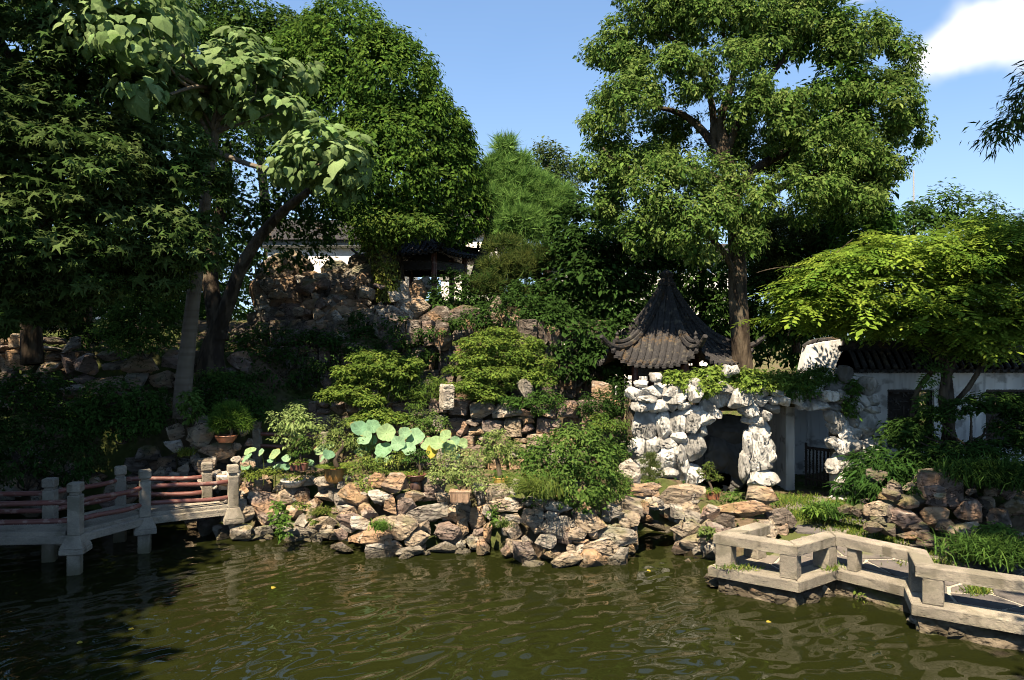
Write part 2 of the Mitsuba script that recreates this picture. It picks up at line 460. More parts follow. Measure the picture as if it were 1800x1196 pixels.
def crown(parent, name, blobs, n, size, pal, tpl='oval', stuff=False, label=None, **kw):
    v, f, c = leafset(*crown_leaves(blobs, n, size, pal, tpl, **kw), tpl)
    return part(parent, name, (v, f), 'leaf_mat', False, stuff=stuff, label=label, color=np.clip(c, 0.004, 0.9))


def tufts(blobs, k, f, seed, squash=0.8, back=0.25):
    """the clumps of which a crown's masses are made: k smaller ellipsoids, f as large, near the surface of each"""
    rng = np.random.default_rng(seed)
    out = []
    for b in np.asarray(blobs, float):
        n = max(2, int(rng.normal(k, k * .15)))
        u = sphere(rng, n)
        u[:, 1] = np.where(rng.random(n) > back, -np.abs(u[:, 1]), u[:, 1])
        for d in u:
            s = f * rng.uniform(.7, 1.25)
            c = b[:3] + d * b[3:] * (1 - s * .75)
            r = b[3:].mean() * s
            out.append([*c, r, r, r * squash])
    return np.array(out)


def Bl(px, py, rx, ry, Y, dy=1.0):
    return [*P(px, py, Y), S(rx, Y), S((rx + ry) / 2, Y) * dy, S(ry, Y)]


DK = (.018, .040, .011)
MD = (.034, .074, .018)
GR = (.054, .112, .024)
LT = (.09, .16, .034)
YL = (.135, .175, .035)
YG = (.20, .24, .05)
PA = (.13, .20, .085)
OL = (.10, .13, .04)

# ------------------------------------------------------------------ rocks
def unit_rock(rng, n=18, p=3.6):
    if p >= 6:              # squared stones: a box with knocked corners
        q = np.array([[x, y, z] for x in (-1, 1) for y in (-1, 1) for z in (-1, 1)], float)
        q = np.vstack([q * (1 - rng.uniform(.02, .22, (8, 3)) * o) for o in ((0, 1, 1), (1, 0, 1), (1, 1, 0))])
        return hull(q / np.abs(q).max(0))
    q = sphere(rng, n)
    q = q / (np.abs(q) ** p).sum(1, keepdims=True) ** (1 / p) * rng.uniform(0.70, 1.0, (n, 1))
    q = q / np.abs(q).max(0)
    return hull(q)


def subdiv(m, k=1):
    v, f = m
    for _ in range(k):
        v, f = trimesh.remesh.subdivide(v, f)
    return v, f


def rock_mesh(rng, dims, detail=1, n=18, tilt=0.18, yaw=0.5, amp=0.05, p=3.6):
    v, f = unit_rock(rng, n, p)
    if detail:
        v, f = subdiv((v, f), detail)
        o = rng.uniform(0, 90, 3)
        v = v * (1 + amp * 2 * (nfbm(v * 1.6 + o, 3) - 0.5)[:, None]) + amp * 0.6 * (np.stack([nnoise(v * 4 + o, 1), nnoise(v * 4 + o, 2), nnoise(v * 4 + o, 3)], 1) - 0.5)
        v = v / np.abs(v).max(0)
    R = rotm(rng.normal(0, tilt), rng.normal(0, tilt), rng.normal(0, yaw))
    w = v * np.asarray(dims) / 2 @ R.T
    # keep the extent seen from the front
    ext = (w.max(0) - w.min(0))
    return w * (np.asarray(dims) / ext) , f


def rock(parent, c, dims, tint, rng, name='rock', detail=1, **kw):
    m = rock_mesh(rng, dims, detail, **kw)
    uv = np.tile([[tint / 8.0, rng.random()]], (len(m[0]), 1))
    return part(parent, name, moved(m, c), 'rock_mat', False, uv=uv)


def lone_rock(name, label, px, py, w, h, Y, tint, seed, detail=2, dep=0.9, **kw):
    rng = np.random.default_rng(seed)
    k = thing(name, label, 'rock')
    m = moved(rock_mesh(rng, (S(w, Y), S(math.sqrt(w * h), Y) * dep, S(h, Y)), detail, **kw), P(px, py, Y))
    put(k, m, 'rock_mat', False, uv=np.tile([[tint / 8.0, rng.random()]], (len(m[0]), 1)))
    return k


# ------------------------------------------------------------------ ground, pond
WL = np.array([(-300, 905), (250, 905), (330, 906), (350, 930), (440, 950), (520, 950), (585, 955), (600, 976), (690, 984), (760, 976), (830, 972), (870, 984), (960, 1000), (1040, 998), (1108, 990), (1118, 945), (1190, 945), (1196, 984), (1256, 996)], float)
pond_pts = [tuple(PZ(x, y, 0)[:2]) for x, y in WL] + [(3.55, 11.7), (4.2, 11.1), (4.95, 11.6), (5.75, 10.7), (5.65, 9.95), (8.2, 8.4), (12, 5.5), (14, 1.2), (-16, 1.2)]
pond_poly = Polygon(pond_pts).buffer(0)


def land(X, Y):
    X, Y = np.asarray(X, float), np.asarray(Y, float)
    pts = shapely.points(X, Y)
    d = shapely.distance(pts, pond_poly.exterior)
    d = np.where(shapely.contains_xy(pond_poly, X, Y), -d, d)
    right = sstep(2.6, 4.0, X + 0.25 * (13 - Y))
    base = 0.92 * (1 - right) + 0.27 * right + right * 0.14 * sstep(11.5, 14.5, Y)
    base = base + right * 0.75 * sstep(7.6, 9.0, X) * sstep(12.0, 13.4, Y)
    left = sstep(-5.0, -6.5, X)
    hill = (1 - left) * (1.45 * sstep(16.75, 17.1, Y) + 1.45 * sstep(18.5, 18.9, Y) + 1.2 * sstep(20.5, 23, Y)) + left * (1.1 * sstep(15.9, 16.9, Y) + 1.5 * sstep(17.6, 18.0, Y) + 0.9 * sstep(19, 23, Y))
    hill = hill * (1 - sstep(1.0, 2.2, X)) * (1 - 0.7 * sstep(26, 38, np.hypot(X * 0.8, Y)))
    z = -0.75 + (base + 0.75) * sstep(0.1, 0.95, d) + hill * sstep(0.3, 0.9, d)
    near = sstep(1.4, 0.4, Y)
    return z * (1 - near) + 1.7 * near


def axis(lo, hi, step, far):
    a = np.arange(lo, hi + step / 2, step)
    g = np.cumsum(step * 1.35 ** np.arange(1, 24)); g = g[g < far]
    return np.r_[lo - g[::-1], a, hi + g]


gx, gy = axis(-15, 15, 0.2, 400), axis(-1, 27, 0.2, 400)
GX, GY = np.meshgrid(gx, gy)
GZ = land(GX.ravel(), GY.ravel()).reshape(GX.shape)
GZ += 0.10 * (nfbm(np.stack([GX * 1.1, GY * 1.1, GX * 0], -1), 4) - 0.5) * (GZ > 0.2)


def sheet(X, Y, Z):
    h, w = X.shape
    i = (np.arange(h - 1)[:, None] * w + np.arange(w - 1)).ravel()
    return np.stack([X, Y, Z], -1).reshape(-1, 3), np.vstack([np.stack([i, i + 1, i + w + 1], 1), np.stack([i, i + w + 1, i + w], 1)])


put(struct('ground'), sheet(GX, GY, GZ), 'ground_mat', True)

wx, wy = np.arange(-14.5, 12.4, 0.07), np.arange(3.0, 17.2, 0.07)
WX, WY = np.meshgrid(wx, wy)
rw = np.random.default_rng(3)
WZ = np.zeros_like(WX)
amp = 0.14 + 0.72 * sstep(12.4, 8.6, WY) * (0.35 + 0.65 * sstep(5.0, 1.0, np.abs(WX + 1.6))) + 0.40 * nfbm(np.stack([WX * .35, WY * .5, WX * 0], -1), 2)
wob = np.stack([nfbm(np.stack([WX * .45, WY * .45, WX * 0 + s], -1), 2) for s in (1.5, 8.5)]) - 0.5
for k in range(46):
    lam = 0.17 * 3.0 ** (k / 45) * rw.uniform(0.9, 1.15)
    th = rw.normal(0.62, 0.55) + math.pi / 2
    kx, ky = math.cos(th) * 2 * math.pi / lam, math.sin(th) * 2 * math.pi / lam
    WZ += 0.0048 * lam * np.sin(kx * (WX + 1.1 * wob[0]) + ky * (WY + 1.1 * wob[1]) + rw.uniform(0, 6.3))
put(struct('pond_water'), sheet(WX, WY, WZ * amp), 'water_mat', True)

# ------------------------------------------------------------------ the rock bank along the pond
bank = thing('rock_bank', 'long bank of jagged tan and orange rocks rising out of the pond', 'rockery')
brng = np.random.default_rng(21)


def face(px, py, back=0.6):
    wy_ = np.interp(px, WL[:, 0], WL[:, 1])
    Yw = H * F / (wy_ - CY)
    k = (py - CY) / F
    return (Yw + back * H) / (1 + back * k)


Z4 = [(130, 600, 210, 130, 3), (190, 760, 220, 230, 3), (460, 580, 340, 100, 0), (760, 590, 300, 70, 2), (380, 690, 170, 130, 0), (520, 690, 120, 120, 5), (690, 660, 220, 110, 0), (890, 680, 230, 170, 1), (600, 750, 110, 90, 1),
      (1090, 690, 190, 90, 4), (1230, 590, 190, 140, 1), (1390, 690, 150, 100, 1), (1530, 600, 190, 140, 3), (1600, 700, 150, 100, 0), (1320, 770, 150, 140, 3), (1200, 770, 90, 110, 1), (1030, 810, 140, 100, 3), (1500, 820, 290, 140, 2),
      (1710, 830, 160, 150, 0), (860, 780, 150, 130, 2), (871, 890, 190, 120, 3), (1260, 940, 310, 160, 0), (1030, 1000, 350, 120, 1), (1410, 1040, 180, 140, 0), (1640, 1000, 210, 160, 3), (1600, 1100, 220, 90, 2), (1120, 1110, 270, 120, 2),
      (810, 1000, 100, 90, 3), (820, 1090, 160, 80, 5), (450, 810, 160, 100, 0), (560, 830, 70, 100, 0), (500, 890, 110, 80, 2), (470, 990, 230, 120, 2), (180, 970, 150, 110, 2), (60, 970, 140, 70, 2), (110, 1010, 240, 60, 2), (40, 830, 120, 90, 2),
      (30, 700, 90, 80, 2), (450, 1030, 160, 70, 4), (680, 980, 180, 60, 2), (1340, 1120, 200, 70, 4), (1760, 900, 90, 110, 0), (1460, 940, 100, 100, 0), (960, 900, 140, 90, 4)]
Z5 = [(170, 730, 110, 180, 1), (60, 700, 130, 150, 0), (240, 730, 70, 110, 4), (350, 690, 250, 80, 0), (565, 790, 160, 130, 2), (690, 770, 100, 60, 4), (771, 710, 180, 80, 4), (730, 860, 220, 160, 2), (920, 740, 160, 110, 3), (980, 810, 230, 140, 0),
      (1150, 740, 140, 90, 2), (1240, 690, 260, 140, 0), (1260, 800, 140, 120, 0), (1160, 920, 260, 130, 2), (1060, 1000, 300, 140, 0), (490, 1030, 160, 140, 3), (660, 960, 140, 100, 2), (780, 1090, 210, 110, 0), (980, 1090, 200, 130, 1), (1170, 1090, 190, 160, 2),
      (570, 1130, 170, 60, 4), (420, 880, 110, 130, 0), (245, 880, 60, 130, 1), (140, 970, 100, 80, 2), (210, 1000, 90, 90, 3), (50, 870, 90, 120, 0), (870, 900, 120, 90, 0), (1285, 1000, 80, 90, 0), (1370, 590, 220, 80, 1), (1430, 670, 120, 60, 4),
      (40, 980, 70, 60, 4), (320, 600, 170, 110, 0), (440, 570, 100, 90, 2)]
Z2 = [(180, 850, 190, 70, 1), (420, 910, 300, 160, 0), (250, 930, 90, 80, 4), (790, 970, 320, 120, 1), (1030, 1030, 160, 120, 5), (940, 1090, 130, 110, 0), (1030, 1090, 90, 70, 1), (600, 1000, 110, 130, 3), (480, 1040, 170, 100, 2), (450, 1130, 200, 90, 0),
      (520, 1170, 190, 80, 0), (400, 1010, 90, 60, 2), (690, 1040, 120, 90, 5), (640, 1110, 140, 100, 3), (560, 1090, 120, 110, 0)]
for lst, ox, oy, s in ((Z4, 420, 720, 4.5), (Z5, 800, 720, 4.125), (Z2, 1080, 620, 3.518)):
    for x, y, w, h, t in lst:
        px, py, w, h = ox + x / s, oy + y / s, w / s, h / s
        bx = 1185 if 1115 < px < 1192 else px
        if 1105 < px < 1195 and py < 905:
            bx = 1100
        Y = face(bx, py)
        big = w > 26
        dep = S(0.75 * math.sqrt(w * h) + 8, Y)
        rock(bank, P(px, py, Y + dep * 0.22), (S(w * 1.16, Y), dep, S(h * 1.18, Y)), t, brng, detail=3 if w > 40 else 2 if w > 22 else 1, n=15 if big else 12, amp=0.075)
# smaller stones that fill the gaps
for _ in range(188):
    px = brng.uniform(424, 1250)
    wyl = np.interp(px, WL[:, 0], WL[:, 1])
    if 1105 < px < 1198:
        continue
    py = brng.uniform(838 + 20 * (px > 760), wyl + 2)
    Y = face(px, py) + 0.17
    w = brng.uniform(16, 40); h = w * brng.uniform(0.5, 0.95)
    if py > wyl - 8:
        w *= 0.7; h *= 0.6; Y -= 0.16
    rock(bank, P(px, py, Y), (S(w, Y), S(w, Y) * 0.9, S(h, Y)), brng.choice([0, 0, 2, 2, 3, 4, 1]), brng, detail=1, n=14)
# the low grotto in the bank: dark stones set back in its mouth
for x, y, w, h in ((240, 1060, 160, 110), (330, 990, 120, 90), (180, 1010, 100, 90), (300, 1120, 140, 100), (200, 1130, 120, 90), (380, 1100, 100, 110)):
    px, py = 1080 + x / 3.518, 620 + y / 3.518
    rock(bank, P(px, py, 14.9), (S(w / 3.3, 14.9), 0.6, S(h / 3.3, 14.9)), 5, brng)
for px, py, w, h, dY in ((1112, 935, 26, 60, 0.5), (1196, 930, 28, 60, 0.5), (1150, 885, 70, 26, 0.45), (1120, 890, 30, 30, .3), (1185, 893, 26, 30, .3)):
    rock(bank, P(px, py, face(1100, py) + dY), (S(w, 13.4), 0.9, S(h, 13.4)), brng.choice([0, 2, 5]), brng)

# rocks at the left end, behind the footbridge
lbank = thing('left_rock_bank', 'shaded heap of brown rocks behind the footbridge with an ochre rock on top', 'rockery')
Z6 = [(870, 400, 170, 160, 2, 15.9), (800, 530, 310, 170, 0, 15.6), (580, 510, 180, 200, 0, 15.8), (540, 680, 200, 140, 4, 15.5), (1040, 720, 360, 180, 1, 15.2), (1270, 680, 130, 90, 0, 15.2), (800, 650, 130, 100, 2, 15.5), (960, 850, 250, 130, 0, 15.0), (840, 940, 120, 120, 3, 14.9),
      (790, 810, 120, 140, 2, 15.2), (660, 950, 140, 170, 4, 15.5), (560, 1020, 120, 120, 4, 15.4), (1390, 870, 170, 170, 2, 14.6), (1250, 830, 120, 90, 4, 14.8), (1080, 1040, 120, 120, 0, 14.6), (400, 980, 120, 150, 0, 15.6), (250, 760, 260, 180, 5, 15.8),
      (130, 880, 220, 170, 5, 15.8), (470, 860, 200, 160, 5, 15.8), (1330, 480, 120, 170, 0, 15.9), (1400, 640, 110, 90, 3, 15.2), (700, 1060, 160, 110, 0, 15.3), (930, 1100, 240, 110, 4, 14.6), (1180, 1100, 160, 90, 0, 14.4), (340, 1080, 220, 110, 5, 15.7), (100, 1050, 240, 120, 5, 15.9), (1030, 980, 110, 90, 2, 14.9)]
lr = np.random.default_rng(31)
for x, y, w, h, t, Y in Z6:
    rock(lbank, P(220 + x / 6.43, 680 + y / 6.43, Y), (S(w / 6.0, Y), S(w / 7, Y), S(h / 6.0, Y)), t, lr, detail=2 if w > 150 else 1)
for _ in range(60):
    px, Y = lr.uniform(-150, 420), lr.uniform(15.6, 16.4)
    py = lr.uniform(800, 905); w = lr.uniform(24, 60)
    rock(lbank, P(px, py, Y), (S(w, Y), S(w, Y) * .7, S(w * .65, Y)), lr.choice([0, 2, 3, 5, 5]), lr)
for px, py, w, h, Y in ((365, 925, 40, 40, 14.5), (395, 935, 46, 30, 14.2), (345, 915, 40, 40, 15), (420, 905, 50, 40, 14.2), (408, 890, 46, 26, 14.15), (380, 900, 60, 36, 14.8), (425, 935, 40, 30, 14.0)):
    rock(lbank, P(px, py, Y), (S(w, Y), S(w, Y) * .8, S(h, Y)), lr.choice([0, 2, 5]), lr)


# ------------------------------------------------------------------ dry stone walls on the hill
def stone_wall(key, pts, z0, z1, hs, ws, tints, seed, detail=2, rough=0.10, skip=0.0, p=7.0):
    """courses of squared stones along a plan polyline (x, y), from z0 to z1 (numbers, or functions of the distance along it)"""
    rng = np.random.default_rng(seed)
    pts = np.asarray(pts, float)
    t = np.r_[0, np.cumsum(np.linalg.norm(np.diff(pts, axis=0), axis=1))]
    f0 = z0 if callable(z0) else (lambda s: z0)
    f1 = z1 if callable(z1) else (lambda s: z1)
    z = min(f0(s) for s in np.linspace(0, t[-1], 20))
    top = max(f1(s) for s in np.linspace(0, t[-1], 20))
    while z < top:
        h = rng.uniform(*hs); s = -rng.uniform(0, ws[0])
        while s < t[-1]:
            w = rng.uniform(*ws); m = s + w / 2
            zz = z + rng.normal(0, 0.03)
            if f0(m) - h / 2 < zz < f1(m) - 0.3 * h and rng.random() > skip:
                x, y = np.interp(m, t, pts[:, 0]), np.interp(m, t, pts[:, 1])
                i = min(np.searchsorted(t, max(m, 1e-6)) - 1, len(pts) - 2); i = max(i, 0)
                a = math.atan2(*(pts[i + 1] - pts[i])[::-1])
                two = rng.random() < 0.25; pp = p if p < 6 else rng.choice([4.6, 5.4, 7.0, 7.0])
                for q in range(2 if two else 1):
                    hh = h / 2 if two else h
                    me = rock_mesh(rng, (w * (1.0 if pp > 6 else 1.14), 0.5 + rng.uniform(0, .15), hh * (1.0 if pp > 6 else 1.14)), detail, n=18, tilt=0.04 if pp > 6 else .12, yaw=0.06 if pp > 6 else .2, p=pp, amp=0.06)
                    c = np.array([x, y, zz + hh / 2 + q * hh]) + np.array([math.sin(a), -math.cos(a), 0]) * rng.normal(0, rough) * 0.6
                    uv = np.tile([[rng.choice(tints) / 8.0, rng.random()]], (len(me[0]), 1))
                    part(key, 'stone', moved(me, c, rotz(a)), 'rock_mat', False, uv=uv)
            s += w
        z += h


rw1 = thing('stone_retaining_wall', 'low retaining wall of squared brown stones behind the lotus pots', 'wall')
stone_wall(rw1, [P(560, 0, 17.2)[:2], P(700, 0, 16.9)[:2], P(860, 0, 16.6)[:2], P(1010, 0, 16.5)[:2], P(1075, 0, 17.2)[:2]], 0.9, lambda s: 2.45 + 0.15 * math.sin(s * 3), (0.26, 0.52), (0.25, 0.62), [0, 1, 3, 3, 2, 5, 3], 41)
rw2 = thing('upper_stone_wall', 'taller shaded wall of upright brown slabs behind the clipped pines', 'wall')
stone_wall(rw2, [P(480, 0, 19.0)[:2], P(620, 0, 18.7)[:2], P(760, 0, 18.45)[:2], P(900, 0, 18.3)[:2], P(990, 0, 18.6)[:2], P(1060, 0, 19.3)[:2]], 2.3, lambda s: 4.0 + 0.25 * math.sin(s * 1.7 + 1), (0.45, 0.85), (0.26, 0.55), [5, 3, 3, 5, 5, 5], 42, rough=.15)  # dark stone tints stand in for the shade on this wall
rw3 = thing('terrace_wall', 'sunlit terrace wall of dark grey and rusty stones under the maple at the left', 'wall')
stone_wall(rw3, [P(-60, 0, 17.6)[:2], P(30, 0, 17.3)[:2], P(150, 0, 17.2)[:2], P(300, 0, 17.5)[:2], P(420, 0, 17.9)[:2]], 2.2, lambda s: 4.05 - 0.14 * s + 0.12 * math.sin(s * 3), (0.28, 0.5), (0.35, 0.75), [1, 3, 3, 5, 0, 2], 43, rough=0.2, p=4.6)

crag = thing('rock_crag', 'tall craggy rock outcrop on the hill, half in sun, left of the ivy trunk', 'rockery')
cr = np.random.default_rng(51)
for px, py, w, h, Y, t in ((486, 478, 46, 60, 21, 0), (520, 465, 60, 46, 21.5, 0), (470, 520, 60, 70, 20.5, 1), (505, 520, 60, 60, 20.8, 1), (560, 515, 60, 70, 21, 5), (585, 500, 50, 80, 21.2, 2), (548, 505, 40, 50, 20.8, 1), (605, 525, 46, 50, 20.6, 1), (632, 500, 50, 70, 20.8, 2), (630, 475, 32, 46, 21, 5),
                            (590, 535, 40, 30, 20.2, 2), (618, 545, 60, 36, 20.0, 1), (650, 520, 46, 110, 21.2, 5), (665, 500, 36, 80, 21.5, 5), (600, 560, 60, 40, 19.7, 0), (560, 545, 60, 40, 20.2, 1), (520, 560, 70, 50, 20.3, 3), (480, 575, 70, 60, 20.2, 5), (575, 585, 60, 40, 19.6, 0), (625, 585, 50, 40, 19.6, 0),
                            (600, 606, 60, 40, 19.4, 4), (650, 570, 50, 50, 19.8, 0), (670, 570, 26, 50, 19.4, 4), (545, 590, 60, 60, 19.9, 5), (640, 605, 60, 36, 19.3, 1), (690, 530, 30, 46, 20.2, 1), (706, 520, 26, 50, 20.0, 4), (735, 515, 30, 40, 20.2, 1), (750, 500, 16, 26, 21.5, 4), (725, 545, 60, 40, 19.7, 0), (770, 560, 60, 46, 19.4, 5),
                            (695, 565, 40, 50, 19.4, 2), (820, 560, 60, 40, 19.4, 5), (865, 555, 30, 60, 19.2, 0), (895, 568, 40, 40, 19.2, 1), (930, 575, 40, 36, 19.4, 1), (440, 600, 60, 60, 20, 5), (700, 505, 24, 26, 20.6, 1), (716, 545, 24, 30, 19.6, 4)):
    rock(crag, P(px, py, Y), (S(w * 1.15, Y), S(min(w, h) * 1.1, Y), S(h * 1.15, Y)), t, cr, detail=2 if w > 40 else 1, n=24)
for _ in range(90):
    px, Y = cr.uniform(455, 700), cr.uniform(19.5, 20.6)
    py = cr.uniform(500, 625) - (Y - 19.5) * 25; w = cr.uniform(14, 34)
    rock(crag, P(px, py, Y), (S(w, Y), S(w, Y), S(w * cr.uniform(.5, 1), Y)), cr.choice([0, 0, 1, 2, 4, 3]), cr, detail=1, n=14)

# right hand rockery behind the parapet
rrock = thing('right_rockery', 'shaded reddish brown rock pile between the grass path and the white wall', 'rockery')
rr = np.random.default_rng(61)
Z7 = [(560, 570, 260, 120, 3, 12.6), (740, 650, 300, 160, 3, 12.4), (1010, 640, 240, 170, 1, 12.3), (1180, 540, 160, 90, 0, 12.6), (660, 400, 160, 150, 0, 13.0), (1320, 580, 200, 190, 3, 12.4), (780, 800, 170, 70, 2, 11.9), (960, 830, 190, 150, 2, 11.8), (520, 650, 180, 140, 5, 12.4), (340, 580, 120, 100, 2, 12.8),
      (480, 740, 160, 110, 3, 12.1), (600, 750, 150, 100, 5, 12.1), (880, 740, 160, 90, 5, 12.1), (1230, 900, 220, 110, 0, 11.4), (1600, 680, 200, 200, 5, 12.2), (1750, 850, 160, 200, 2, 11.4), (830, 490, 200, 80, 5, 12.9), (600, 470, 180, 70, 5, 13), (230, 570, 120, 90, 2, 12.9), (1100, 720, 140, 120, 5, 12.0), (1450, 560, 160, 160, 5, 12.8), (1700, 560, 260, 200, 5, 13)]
for x, y, w, h, t, Y in Z7:
    px, py, w, h = 1440 + x / 4.983, 780 + y / 4.983, w / 4.6, h / 4.6
    t = {0: 3, 2: 5, 1: 1}.get(t, t)
    rock(rrock, P(px, py, Y), (S(w, Y), S(w, Y) * .8, S(h, Y)), t, rr, detail=2 if w > 36 else 1, n=20)
for _ in range(50):
    px, Y = rr.uniform(1530, 1900), rr.uniform(12.0, 13.4)
    py = rr.uniform(870, 960) - (Y - 12) * 25; w = rr.uniform(14, 40)
    rock(rrock, P(px, py, Y), (S(w, Y), S(w, Y), S(w * .7, Y)), rr.choice([3, 5, 5, 3, 0]), rr)
lone_rock('boulder', 'large squarish red brown boulder with flat top among the grasses at the right', 1652, 856, 66, 62, 12.8, 3, 71, p=6.0, tilt=0.05)
lone_rock('boulder', 'rugged light brown boulder with hollows above the parapet at the right', 1702, 938, 70, 40, 11.7, 0, 72)
lone_rock('boulder', 'pale upright rounded standing stone left of the white limestone grotto', 1108, 831, 40, 50, 14.2, 4, 73, p=3.0, tilt=0.04)
lone_rock('boulder', 'tan layered boulder at the foot of the middle pillar of the white grotto', 1336, 873, 60, 38, 13.9, 0, 74, p=4.5, tilt=0.08)
lone_rock('boulder', 'tall pale grey upright slab beside the right clipped pine above the lotus leaves', 785, 698, 28, 46, 16.2, 4, 75, p=6, tilt=0.03)
lone_rock('boulder', 'big tan boulder bearing a grey cap beside the potted pine', 352, 762, 50, 46, 15.3, 0, 76)

# ------------------------------------------------------------------ white limestone grotto
ICO = {k: trimesh.creation.icosphere(subdivisions=k) for k in (2, 3)}
grotto = thing('limestone_grotto', 'white weathered limestone grotto with dark doorway and planted top', 'grotto')
gr = np.random.default_rng(81)
GY0 = 15.5


def lime(px, py, w, h, Y, dark=0.0, amp=0.22, dep=None, streak=False, parent=None):
    lvl = 3 if w * h > 900 else 2
    v = np.array(ICO[lvl].vertices); f = np.array(ICO[lvl].faces)
    p = 3.2
    v = v / (np.abs(v) ** p).sum(1, keepdims=True) ** (1 / p)
    o = gr.uniform(0, 99, 3)
    k = np.array([1.7, 1.7, 0.6]) if streak else np.array([1.3, 1.3, 1.1])
    n1 = nfbm(v * k + o, 3)
    n2 = np.abs(nfbm(v * k * 2.3 + o + 7, 3) - 0.5)
    v = v * (1 + amp * (n1 - 0.5) * 2.4 - amp * 2.2 * np.clip(0.10 - n2, 0, 1) * 5)[:, None]
    # a few flat cuts give broken faces
    for _ in range(16):
        d = unit(gr.normal(size=3) * [1, 1, .8]); c = gr.uniform(0.55, 0.92)
        e = np.clip(v @ d - c, 0, None)
        v = v - e[:, None] * d * 0.85
    v = v @ rotm(gr.normal(0, .12), gr.normal(0, .12), gr.normal(0, .4)).T
    v = v / (v.max(0) - v.min(0)) * np.array([S(w, Y), dep or S(max(min(w, h), 22), Y), S(h, Y)])
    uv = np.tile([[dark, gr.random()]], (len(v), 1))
    return part(parent or grotto, 'rock', (v + P(px, py, Y), f), 'lime_mat', False, uv=uv)


ZG = [(130, 250, 110, 80), (240, 250, 140, 90), (360, 240, 150, 80), (360, 285, 150, 70), (270, 335, 150, 80), (160, 330, 110, 70), (350, 335, 70, 60), (500, 240, 120, 150), (500, 195, 90, 70), (460, 360, 150, 60), (260, 155, 70, 60), (170, 190, 90, 50), (200, 290, 120, 50), (420, 320, 90, 60),
      (590, 340, 120, 110), (660, 275, 180, 120), (770, 295, 150, 130), (825, 350, 120, 100), (560, 410, 100, 90), (620, 375, 80, 60), (680, 220, 130, 80), (695, 125, 80, 90), (745, 110, 60, 60),
      (900, 240, 130, 100), (890, 305, 100, 60), (970, 345, 100, 70), (985, 295, 90, 60), (940, 390, 56, 70), (1050, 300, 80, 66), (1125, 298, 80, 66), (1010, 245, 80, 60), (1235, 325, 130, 76), (1160, 330, 60, 50), (1215, 255, 90, 60), (900, 350, 90, 60), (1340, 340, 140, 60), (1345, 300, 80, 60), (1110, 250, 90, 50), (1290, 280, 90, 60)]
for x, y, w, h in ZG:
    lime(1080 + x / 3.518, 620 + y / 3.518, w / 3.2, h / 3.3, GY0 - 0.10 + gr.normal(0, .08), dep=S(44, GY0))
ZS = [(180, 440, 170, 190), (300, 440, 120, 190), (390, 430, 110, 150), (140, 600, 110, 170), (230, 570, 80, 100), (320, 560, 130, 90), (320, 640, 160, 170), (400, 520, 100, 90), (410, 640, 80, 160), (340, 740, 120, 90), (480, 440, 100, 120), (500, 580, 150, 190), (480, 760, 180, 160), (430, 700, 70, 110), (150, 720, 120, 160), (230, 760, 110, 110), (540, 480, 60, 90)]
for x, y, w, h in ZS:
    lime(1080 + x / 3.518, 620 + y / 3.518, w / 3.3, h / 3.35, GY0 + gr.normal(0, .06), dep=S(38, GY0), streak=True, amp=0.26)
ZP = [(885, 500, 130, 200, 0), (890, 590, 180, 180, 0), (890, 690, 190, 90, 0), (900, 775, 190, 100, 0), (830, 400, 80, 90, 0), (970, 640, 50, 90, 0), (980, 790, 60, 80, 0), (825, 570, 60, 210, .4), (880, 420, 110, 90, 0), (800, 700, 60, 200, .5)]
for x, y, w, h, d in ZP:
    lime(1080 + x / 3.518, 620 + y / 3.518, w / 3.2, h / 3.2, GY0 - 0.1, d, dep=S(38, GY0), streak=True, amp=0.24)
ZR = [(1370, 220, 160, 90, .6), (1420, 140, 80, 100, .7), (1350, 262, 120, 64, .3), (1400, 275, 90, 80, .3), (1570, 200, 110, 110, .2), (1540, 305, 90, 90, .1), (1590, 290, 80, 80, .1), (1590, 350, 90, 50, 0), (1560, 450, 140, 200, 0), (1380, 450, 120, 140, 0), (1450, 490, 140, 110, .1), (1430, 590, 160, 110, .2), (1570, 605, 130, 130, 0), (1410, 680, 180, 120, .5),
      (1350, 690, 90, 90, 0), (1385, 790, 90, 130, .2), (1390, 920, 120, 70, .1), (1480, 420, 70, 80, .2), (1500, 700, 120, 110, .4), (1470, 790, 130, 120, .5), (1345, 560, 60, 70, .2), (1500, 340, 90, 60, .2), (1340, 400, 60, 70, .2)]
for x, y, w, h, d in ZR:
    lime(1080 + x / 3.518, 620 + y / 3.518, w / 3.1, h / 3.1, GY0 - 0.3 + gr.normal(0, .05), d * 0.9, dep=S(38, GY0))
for x, y, w, h in ((680, 480, 260, 160), (640, 640, 200, 200), (740, 660, 160, 220), (640, 800, 220, 120), (740, 800, 120, 120), (480, 640, 160, 400), (860, 640, 120, 400)):   # back of the doorway, coloured dark to stand for the shade inside
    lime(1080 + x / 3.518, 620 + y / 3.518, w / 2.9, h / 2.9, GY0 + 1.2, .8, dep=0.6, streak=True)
for x, y, w, h in ((250, 300, 330, 90), (700, 300, 420, 110), (1130, 300, 480, 60), (250, 560, 360, 560), (1460, 420, 200, 500)):      # core added behind the face stones: blocks light, dark colour shades the gaps
    part(grotto, 'core', moved(rock_mesh(gr, (S(w / 3.6, 15.9), 0.8, S(h / 3.6, 15.9)), 2, n=40, p=8, tilt=.01, yaw=.02), P(1080 + x / 3.518, 620 + y / 3.518, GY0 + 0.55)), 'masonry_mat')
part(grotto, 'core', moved(cbox(S(440 / 3.5, 15.9), 2.6, 0.25), P(1080 + 690 / 3.518, 620 + 270 / 3.518, GY0 + 1.6)), 'ground_mat')  # slab added above the doorway to keep its inside in shade

